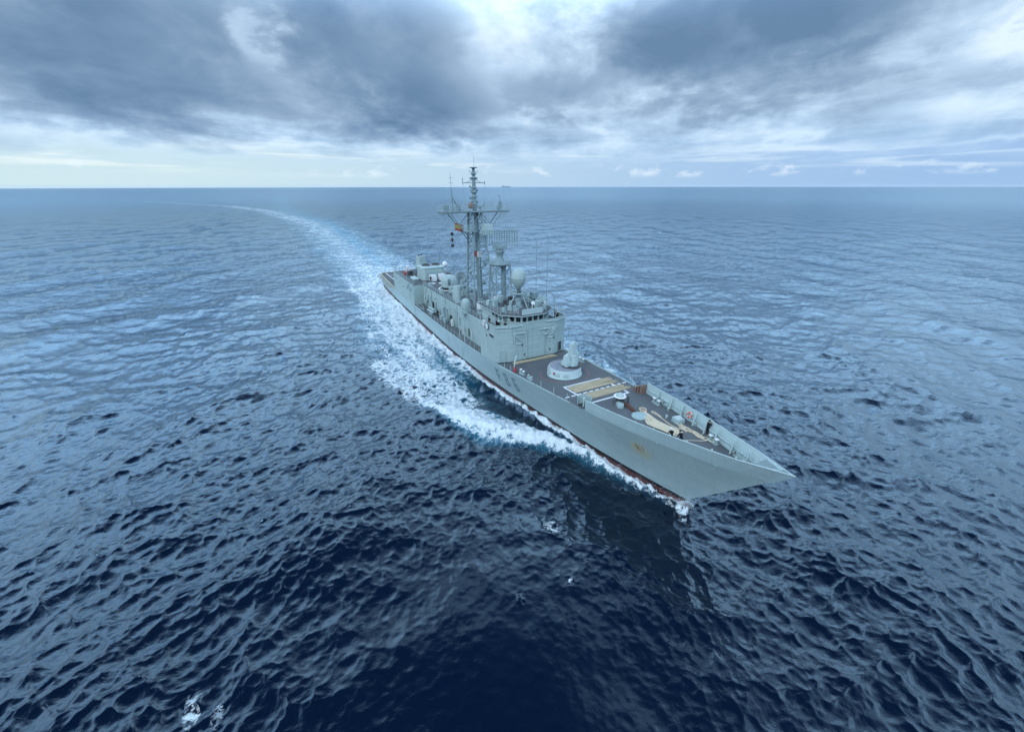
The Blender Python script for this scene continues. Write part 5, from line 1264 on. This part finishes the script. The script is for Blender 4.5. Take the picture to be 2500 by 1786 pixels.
person('stand', -44.4, 5.8, zb_, R(25), 'person in dark clothes in the middle of the far bridge wing', 'crew on the bridge wings', 'cap', M_white)
person('look', -45.7, 6.1, zb_, R(40), 'person in dark clothes at the outer edge of the far bridge wing', 'crew on the bridge wings')
person('stand', -77.6, -5.3, zm(-77.6), R(-60), 'person in dark clothes standing on the side walkway by the torpedo tubes', None)
person('stand', -93.0, -1.8, 9.15, R(-30), 'person in dark clothes standing beside the white locker before the funnel', None)
person('lean', -104.9, -4.6, 9.15, R(-90), 'person in dark clothes by the red drum on the hangar roof', None)

# ------------------------------------------------------------------ ropes laid out on the fore deck
def rope_tube(name, pts, r, mat, label, cat='rope', group=None):
    """one continuous length of rope; pts in ship coordinates on the deck"""
    o = MB().tube([(x, y, zm(x) + r * .8 + dz) for x, y, dz in pts], r, 5, 0).build(name, mat)
    o.location = SHIP; o.rotation_euler = (0, 0, SHIP_ROT); return tag(o, label, cat, group)
def smooth_path(P, n=4):
    out = []
    for i in range(len(P) - 1):
        p0, p1, p2, p3 = [np.array(P[max(0, min(len(P) - 1, i + k))], float) for k in (-1, 0, 1, 2)]
        for k in range(n):
            t = k / n; out.append(tuple(.5 * ((2 * p1) + (-p0 + p2) * t + (2 * p0 - 5 * p1 + 4 * p2 - p3) * t * t + (-p0 + 3 * p1 - 3 * p2 + p3) * t ** 3)))
    out.append(tuple(P[-1])); return out
def flaked(x0, x1, ya, yb, runs, seed, skew=0.0, bend=0.0, dz=0.0):
    """rope laid to and fro athwartships between ya and yb, from x0 to x1, with uneven bights at the ends"""
    rs = np.random.RandomState(seed); P = []
    for k in range(runs):
        x = x0 + (x1 - x0) * k / (runs - 1)
        a = ya + rs.uniform(-.28, .22) + skew * k; b = yb + rs.uniform(-.28, .42) + skew * k
        if k % 2: a, b = b, a
        for t in (0, .12, .35, .65, .88, 1.0):
            P.append((x + rs.uniform(-.045, .045) + bend * math.sin(t * 3.1) + (x1 - x0) / runs * .35 * (t - .5), a + (b - a) * t, dz + .05 * rs.rand() * (k % 2)))
    return smooth_path(P, 3)
rope_tube('mooring_rope', flaked(-28.55, -26.45, -2.75, 4.25, 17, 3), .045, M_rope, 'tan rope flaked across the painted box on the launcher side of the dashed line', 'rope', 'ropes laid out on the fore deck')
rope_tube('mooring_rope', flaked(-25.5, -23.9, -2.55, 3.95, 12, 9, skew=.03), .045, M_rope, 'tan rope flaked across the painted box, on the bow side of the dashed line', 'rope', 'ropes laid out on the fore deck')
# long fore-and-aft flake from the hawse cover towards the bow
rs = np.random.RandomState(4); P = []; NR = 19
for k in range(NR):
    t = k / (NR - 1); fan = (t - .5)
    A = (-17.4 + rs.uniform(-.15, .25) - .5 * abs(fan), .55 + .55 * fan); B = (-15.2 + rs.uniform(-.2, .2), -.35 + 1.5 * fan); C_ = (-12.2 + rs.uniform(-.2, .5), .15 + 1.35 * fan)
    seq = [A, ((A[0] + B[0]) / 2, (A[1] + B[1]) / 2 + .05), B, ((B[0] + C_[0]) / 2, (B[1] + C_[1]) / 2 - .05), C_]
    if k % 2: seq.reverse()
    P += [(x, y, .06 * rs.rand()) for x, y in seq]
rope_tube('mooring_rope', smooth_path(P, 3), .06, M_rope2, 'thick pale rope flaked lengthwise in a wide fan behind the two bending people', 'rope', 'ropes laid out on the fore deck')
P = [(-18.0 + .45 * math.cos(a), .95 + .4 * math.sin(a), .02 * a) for a in np.linspace(0, 12.0, 26)] + [(-17.2, .8, .05), (-16.4, .6, .02)]
rope_tube('mooring_rope', P, .05, M_rope2, 'small coil of pale rope beside the round hawse cover', 'rope', 'ropes laid out on the fore deck')
rs = np.random.RandomState(12); P = [(-15.6, 1.5, 0), (-16.6, 1.75, 0), (-17.15, 1.75, 0), (-17.1, 1.45, 0), (-16.2, 1.45, .02), (-15.2, 1.3, 0), (-14.2, 1.05, 0), (-13.0, .95, .0), (-12.2, 1.35, 0), (-11.6, 1.1, 0)]
for k in range(9):
    cx = -13.4 + .45 * k + rs.uniform(-.1, .1); cy = 1.75 - .02 * k + rs.uniform(-.15, .12); w_ = rs.uniform(.5, 1.0); P += [(cx + .5, cy + .05, .03), (cx + .35, cy + .42 * w_, .06), (cx - .2, cy + .25 * w_, .03), (cx - .1, cy - .12 * w_, .05), (cx + .4, cy - .2 * w_, .02)]
P += [(-9.4, 1.75, 0), (-9.0, 2.2, .1), (-8.5, 2.1, .15), (-8.6, 1.6, .15), (-9.1, 1.5, .1)]
rope_tube('mooring_rope', smooth_path(P, 3), .06, M_rope2, 'pale doubled rope led in loops from the deck hatch to the bollards near the bow', 'rope', 'ropes laid out on the fore deck')
P = [(-11.9, -1.6, 0), (-10.9, -.8, 0), (-10.2, .2, .02), (-9.6, 1.1, 0), (-9.2, 1.7, .1)]
rope_tube('mooring_rope', smooth_path(P, 4), .045, M_rope2, 'single thin rope running from the bending people to the bow bollards', 'rope', 'ropes laid out on the fore deck')
# long bundle along the foot of the deckhouse
P = []
for k in range(7):
    seq = [(-41.75 + .09 * k + .1 * math.sin(y * .8 + k), y, .05 + .09 * (k % 3)) for y in np.linspace(-4.5 + .25 * (k % 2), 3.9 - .3 * (k % 3), 9)]
    if k % 2: seq.reverse()
    P += seq
rope_tube('rope_bundle', P, .075, M_rope, 'long tan rope bundle lying along the foot of the deckhouse front', 'rope')

# ------------------------------------------------------------------ lifebuoys, extinguisher, gear that can be lifted off
def lifebuoy(x, y, z, nx, ny, label, group=None, mat=M_orange, lean=0):
    o = on_ship('lifebuoy', x, y, z, label, 'lifebuoy', group, rz=math.atan2(ny, nx))
    o.rotation_euler = (0, R(lean), SHIP_ROT + math.atan2(ny, nx))
    MB().tube([(0, .30 * math.cos(a), .30 * math.sin(a)) for a in np.linspace(0, 2 * math.pi, 25)[:-1]], .095, 8, 0, False, True).build('ring', mat, o)
    for k in range(4):
        a = k * math.pi / 2 + .78; MB().tube([(0, .30 * math.cos(a + d), .30 * math.sin(a + d)) for d in (-.16, 0, .16)], .101, 8, 0, False).build('band', M_white, o)
    MB().tube([(.0, .40 * math.cos(a), .40 * math.sin(a)) for a in np.linspace(0, 2 * math.pi, 17)[:-1]], .012, 4, 0, False, True).build('grab_line', M_white, o)
    return o
lifebuoy(-13.35, hb(-13.35, zm(-13.35)) - .24, zm(-13.35) + .85, 0, -1, 'orange lifebuoy hung inside the bow plating near the standing person', 'lifebuoys')
lifebuoy(-60.6, -5.5, zm(-60) + 1.35, 0, -1, 'orange lifebuoy on the deckhouse wall of the side walkway behind the tall frame', 'lifebuoys')
fe = on_ship('fire_extinguisher', -37.95, -6.05, zm(-37.9), 'red fire extinguisher standing at the deck edge by the small davit', 'extinguisher')
MB().lathe([(.2, 0), (.22, .08), (.22, .75), (.12, .95), (.06, 1.0)], 12).build('cylinder', M_redp, fe); MB().tube([(0, 0, 1.0), (.12, 0, 1.15), (.2, 0, .7)], .03, 5).build('nozzle', M_black, fe)
rd = on_ship('red_drum', -106.0, -5.2, 9.15, 'red drum standing at the edge of the hangar roof', 'drum')
MB().lathe([(.42, 0), (.42, 1.0), (.38, 1.05), (0, 1.05)], 16).build('drum_body', M_redp, rd); MB().lathe([(.44, .32), (.44, .38)], 16).lathe([(.44, .66), (.44, .72)], 16).build('drum_hoop', M_redp, rd)
# wooden fender boards and bundled lines at the after end of the port plating
for k, (x, dy, hgt, lbl) in enumerate(((-21.75, .10, 1.25, 'tallest brown weathered board against the after end of the bow plating'), (-22.2, .22, 1.0, 'middle brown board, leaning on the tallest board at the bow plating'), (-22.65, .30, .8, 'shortest brown board, outermost at the end of the bow plating'))):
    b_ = on_ship('wooden_board', x, hb(x, zm(x)) - .45 - dy, zm(x), lbl, 'board', 'boards by the bow plating', rz=R(8 * k - 6))
    MB().box((0, 0, hgt / 2), (.16, .9, hgt)).build('plank', M_brown, b_); MB().box((.1, .1, hgt * .55), (.05, .95, .12)).build('batten', M_brown, b_)
P = [( -22.9 + .3 * math.cos(a), 4.3 + .28 * math.sin(a), .03 * a) for a in np.linspace(0, 22, 44)]
rope_tube('rope_coil', P, .05, M_brown, 'brown coiled rope heaped beside the weathered boards', 'rope')
# round ship's badge on the bridge wing rail
bd = on_ship('ship_badge', -46.1, -side_y(-46) - .12, 11.35, 'round blue and white badge with a dark rim hung on the bridge wing', 'badge', rz=R(-90))
AX = Matrix.Rotation(R(90), 3, 'Y')
MB().lathe([(0, -.04), (.62, -.04), (.62, .05), (.50, .06)], 28, axis=AX).build('badge_rim', M_num, bd); MB().lathe([(.52, .055), (.40, .065)], 28, axis=AX).build('badge_ring', M_white, bd)
MB().lathe([(.41, .06), (0, .07)], 28, axis=AX).build('badge_field', paint('badge_pale_blue', (0.36, 0.40, 0.62), .5, .05), bd); MB().prism([(-.02, -.16), (.02, -.16), (.02, .16), (-.02, .16)], -.2, .2).build('badge_emblem', M_white, bd).location = (.075, 0, 0)
lk = on_ship('white_case', -48.2, -side_y(-48) + .35, z2(-48) + .02, 'white case standing at the after end of the near bridge wing', 'case')
MB().prism([(-.35, -.3), (.35, -.3), (.35, .3), (-.35, .3)], 0, 1.0, 0, None, .08).build('case_body', M_white, lk); MB().tube([(-.15, -.32, .7), (.15, -.32, .7)], .03, 5).build('case_handle', M_steel, lk)

# ------------------------------------------------------------------ flags and day shapes on the mast halyards
def cloth_flag(name, x, y, z, L, H, mats, label, rz, droop=.5):
    o = on_ship(name, x, y, z, label, 'flag', rz=rz); n, mrow = 12, 6; m_ = MB(); vs = []
    for j in range(mrow + 1):
        for i in range(n + 1):
            u, v = i / n, j / mrow
            vs.append((L * u * .9, .16 * math.sin(u * 7 + v) * u, -H * v - droop * u * u + .06 * math.sin(u * 9)))
    for j in range(mrow):
        for i in range(n): m_.add([vs[j * (n + 1) + i], vs[j * (n + 1) + i + 1], vs[(j + 1) * (n + 1) + i + 1], vs[(j + 1) * (n + 1) + i]], [(0, 1, 2, 3)], mats[1][j] if isinstance(mats[1], list) else mats[1](i / n, j / mrow), True)
    m_.build('cloth', mats[0], o); MB().tube([(0, 0, .3), (0, 0, -H - .3)], .02, 4).build('halyard', M_light, o); return o
cloth_flag('flag', -66, -4.3, 25.9, 1.9, 1.35, ([M_flagred, M_yellow], [0, 1, 1, 1, 0, 0]), 'red and yellow flag hanging below the yard', R(75), .45)
cloth_flag('flag', -65.4, -.95, 20.6, 1.9, 1.15, ([M_flagred, M_white], lambda u, v: 0 if u < .5 else 1), 'red and white flag flying among the mast braces', R(60), .2)
def shape_at(z, kind, lbl):
    o = on_ship('day_shape', -66, -4.95, z, lbl, 'signal shape', 'black signal shapes on one halyard')
    prof = [(0, -.34), (.2, -.28), (.32, -.1), (.32, .1), (.2, .28), (0, .34)] if kind == 'ball' else [(0, -.55), (.32, 0), (0, .55)]
    MB().lathe(prof, 14, smooth=(kind == 'ball')).build('shape_body', M_black, o); MB().tube([(0, 0, .35), (0, 0, .8)], .018, 4).build('shape_line', M_light, o)
shape_at(24.0, 'ball', 'black ball, topmost of the three signal shapes under the yard'); shape_at(22.9, 'diamond', 'black diamond between the two balls under the yard'); shape_at(21.8, 'ball', 'black ball, lowest of the three signal shapes under the yard')
# thin halyards from the yard to the deck
for k, (y, yb, xb) in enumerate(((-5.6, -4.2, -64.5), (5.2, 4.0, -64.0), (2.25, 1.0, -63.8), (-2.25, -1.4, -63.6))):
    part(MB().tube([(-66, y, 27.9 if abs(y) > 3 else 33.0), (xb, yb, 10.3)], .014, 3, cap=False), 'halyard', M_mast, mast)
part(MB().tube([(-66, -4.95, 27.9), (-66, -4.95, 21.4)], .016, 3, cap=False), 'halyard', M_mast, mast)

# ------------------------------------------------------------------ far cargo ship on the horizon
cs = empty('cargo_ship', (-165, 12500, -10), R(4)); tag(cs, 'distant hazy cargo ship on the horizon', 'ship')
M_far = paint('far_ship_hull', (0.22, 0.25, 0.28), .7, .05, scale=.02)
MB().prism([(-112, -16), (95, -16), (122, 0), (95, 16), (-112, 16)], 0, 22).build('hull', M_far, cs)
MB().box((-85, 0, 32), (24, 28, 22)).box((-85, 0, 46), (14, 34, 6)).build('deckhouse', M_far, cs)
MB().lathe([(5, 43), (4, 56)], 10, (-98, 0, 0)).build('funnel', M_far, cs)
for x in (-45, 0, 45, 80): MB().tube([(x, 0, 22), (x, 0, 38)], 1.6, 6).tube([(x, 0, 37), (x + 18, 0, 30)], 1.0, 5).build('deck_crane', M_far, cs)

# ------------------------------------------------------------------ spray thrown up by the bow and the breaking crest
rs = np.random.RandomState(31); vs = []; fs = []
crest_l = [(-8.9, .2), (-9.6, .5), (-11, .9), (-14, 1.9), (-17.5, 3.2), (-21, 4.6), (-24.5, 7.2), (-27, 9.2), (-29, 11.5), (-31.3, 13.8), (-34, 15.2), (-37, 16.0), (-40, 16.8), (-43, 17.2)]
cx_ = np.array([p[0] for p in crest_l]); cy_ = np.array([p[1] for p in crest_l])
def fleck(x, y, z, r):
    q = [Vector((x, y, z)) + Vector(rs.normal(size=3)).normalized() * r for _ in range(4)]
    o_ = len(vs); vs.extend([tuple(v) for v in q]); fs.extend([(o_, o_ + 1, o_ + 2), (o_, o_ + 1, o_ + 3), (o_, o_ + 2, o_ + 3), (o_ + 1, o_ + 2, o_ + 3)])
for side in (-1, 1):
    for k in range(1500):
        t = rs.rand() ** .8 * (len(crest_l) - 1); i = int(t); x = np.interp(t, range(len(crest_l)), cx_); y = np.interp(t, range(len(crest_l)), cy_)
        sp_ = .25 + .10 * t; fleck(x + rs.normal() * sp_, side * (y + rs.normal() * sp_), .25 + abs(rs.normal()) * .38 + .25 * math.sin(t / 13 * 3.1), rs.uniform(.02, .06))
for k in range(700): fleck(-9.2 + rs.normal() * .45, rs.normal() * .45, abs(rs.normal()) * .75, rs.uniform(.015, .045))
me = bpy.data.meshes.new('spray'); me.from_pydata(vs, [], fs); me.materials.append(paint('spray_white', (.80, .86, .89), .9, .03))
spray = bpy.data.objects.new('bow_spray', me); COL.objects.link(spray); spray.location = SHIP; spray.rotation_euler = (0, 0, SHIP_ROT); spray['kind'] = 'stuff'

# ------------------------------------------------------------------ sea air: far things fade
hz = MB().box((0, 0, 25.0 - 40), (64000, 64000, 130)).build('haze', [], None, (0, 0, 0)); hz['kind'] = 'stuff'
hm = bpy.data.materials.new('sea_haze'); hm.use_nodes = True; ht = hm.node_tree; ht.nodes.clear()
ho = ht.nodes.new('ShaderNodeOutputMaterial'); hv = ht.nodes.new('ShaderNodeVolumePrincipled')
hv.inputs['Color'].default_value = (0.86, 0.93, 1.0, 1); hv.inputs['Density'].default_value = 0.000012; hv.inputs['Anisotropy'].default_value = 0.2
ht.links.new(hv.outputs[0], ho.inputs['Volume']); hz.data.materials.append(hm)
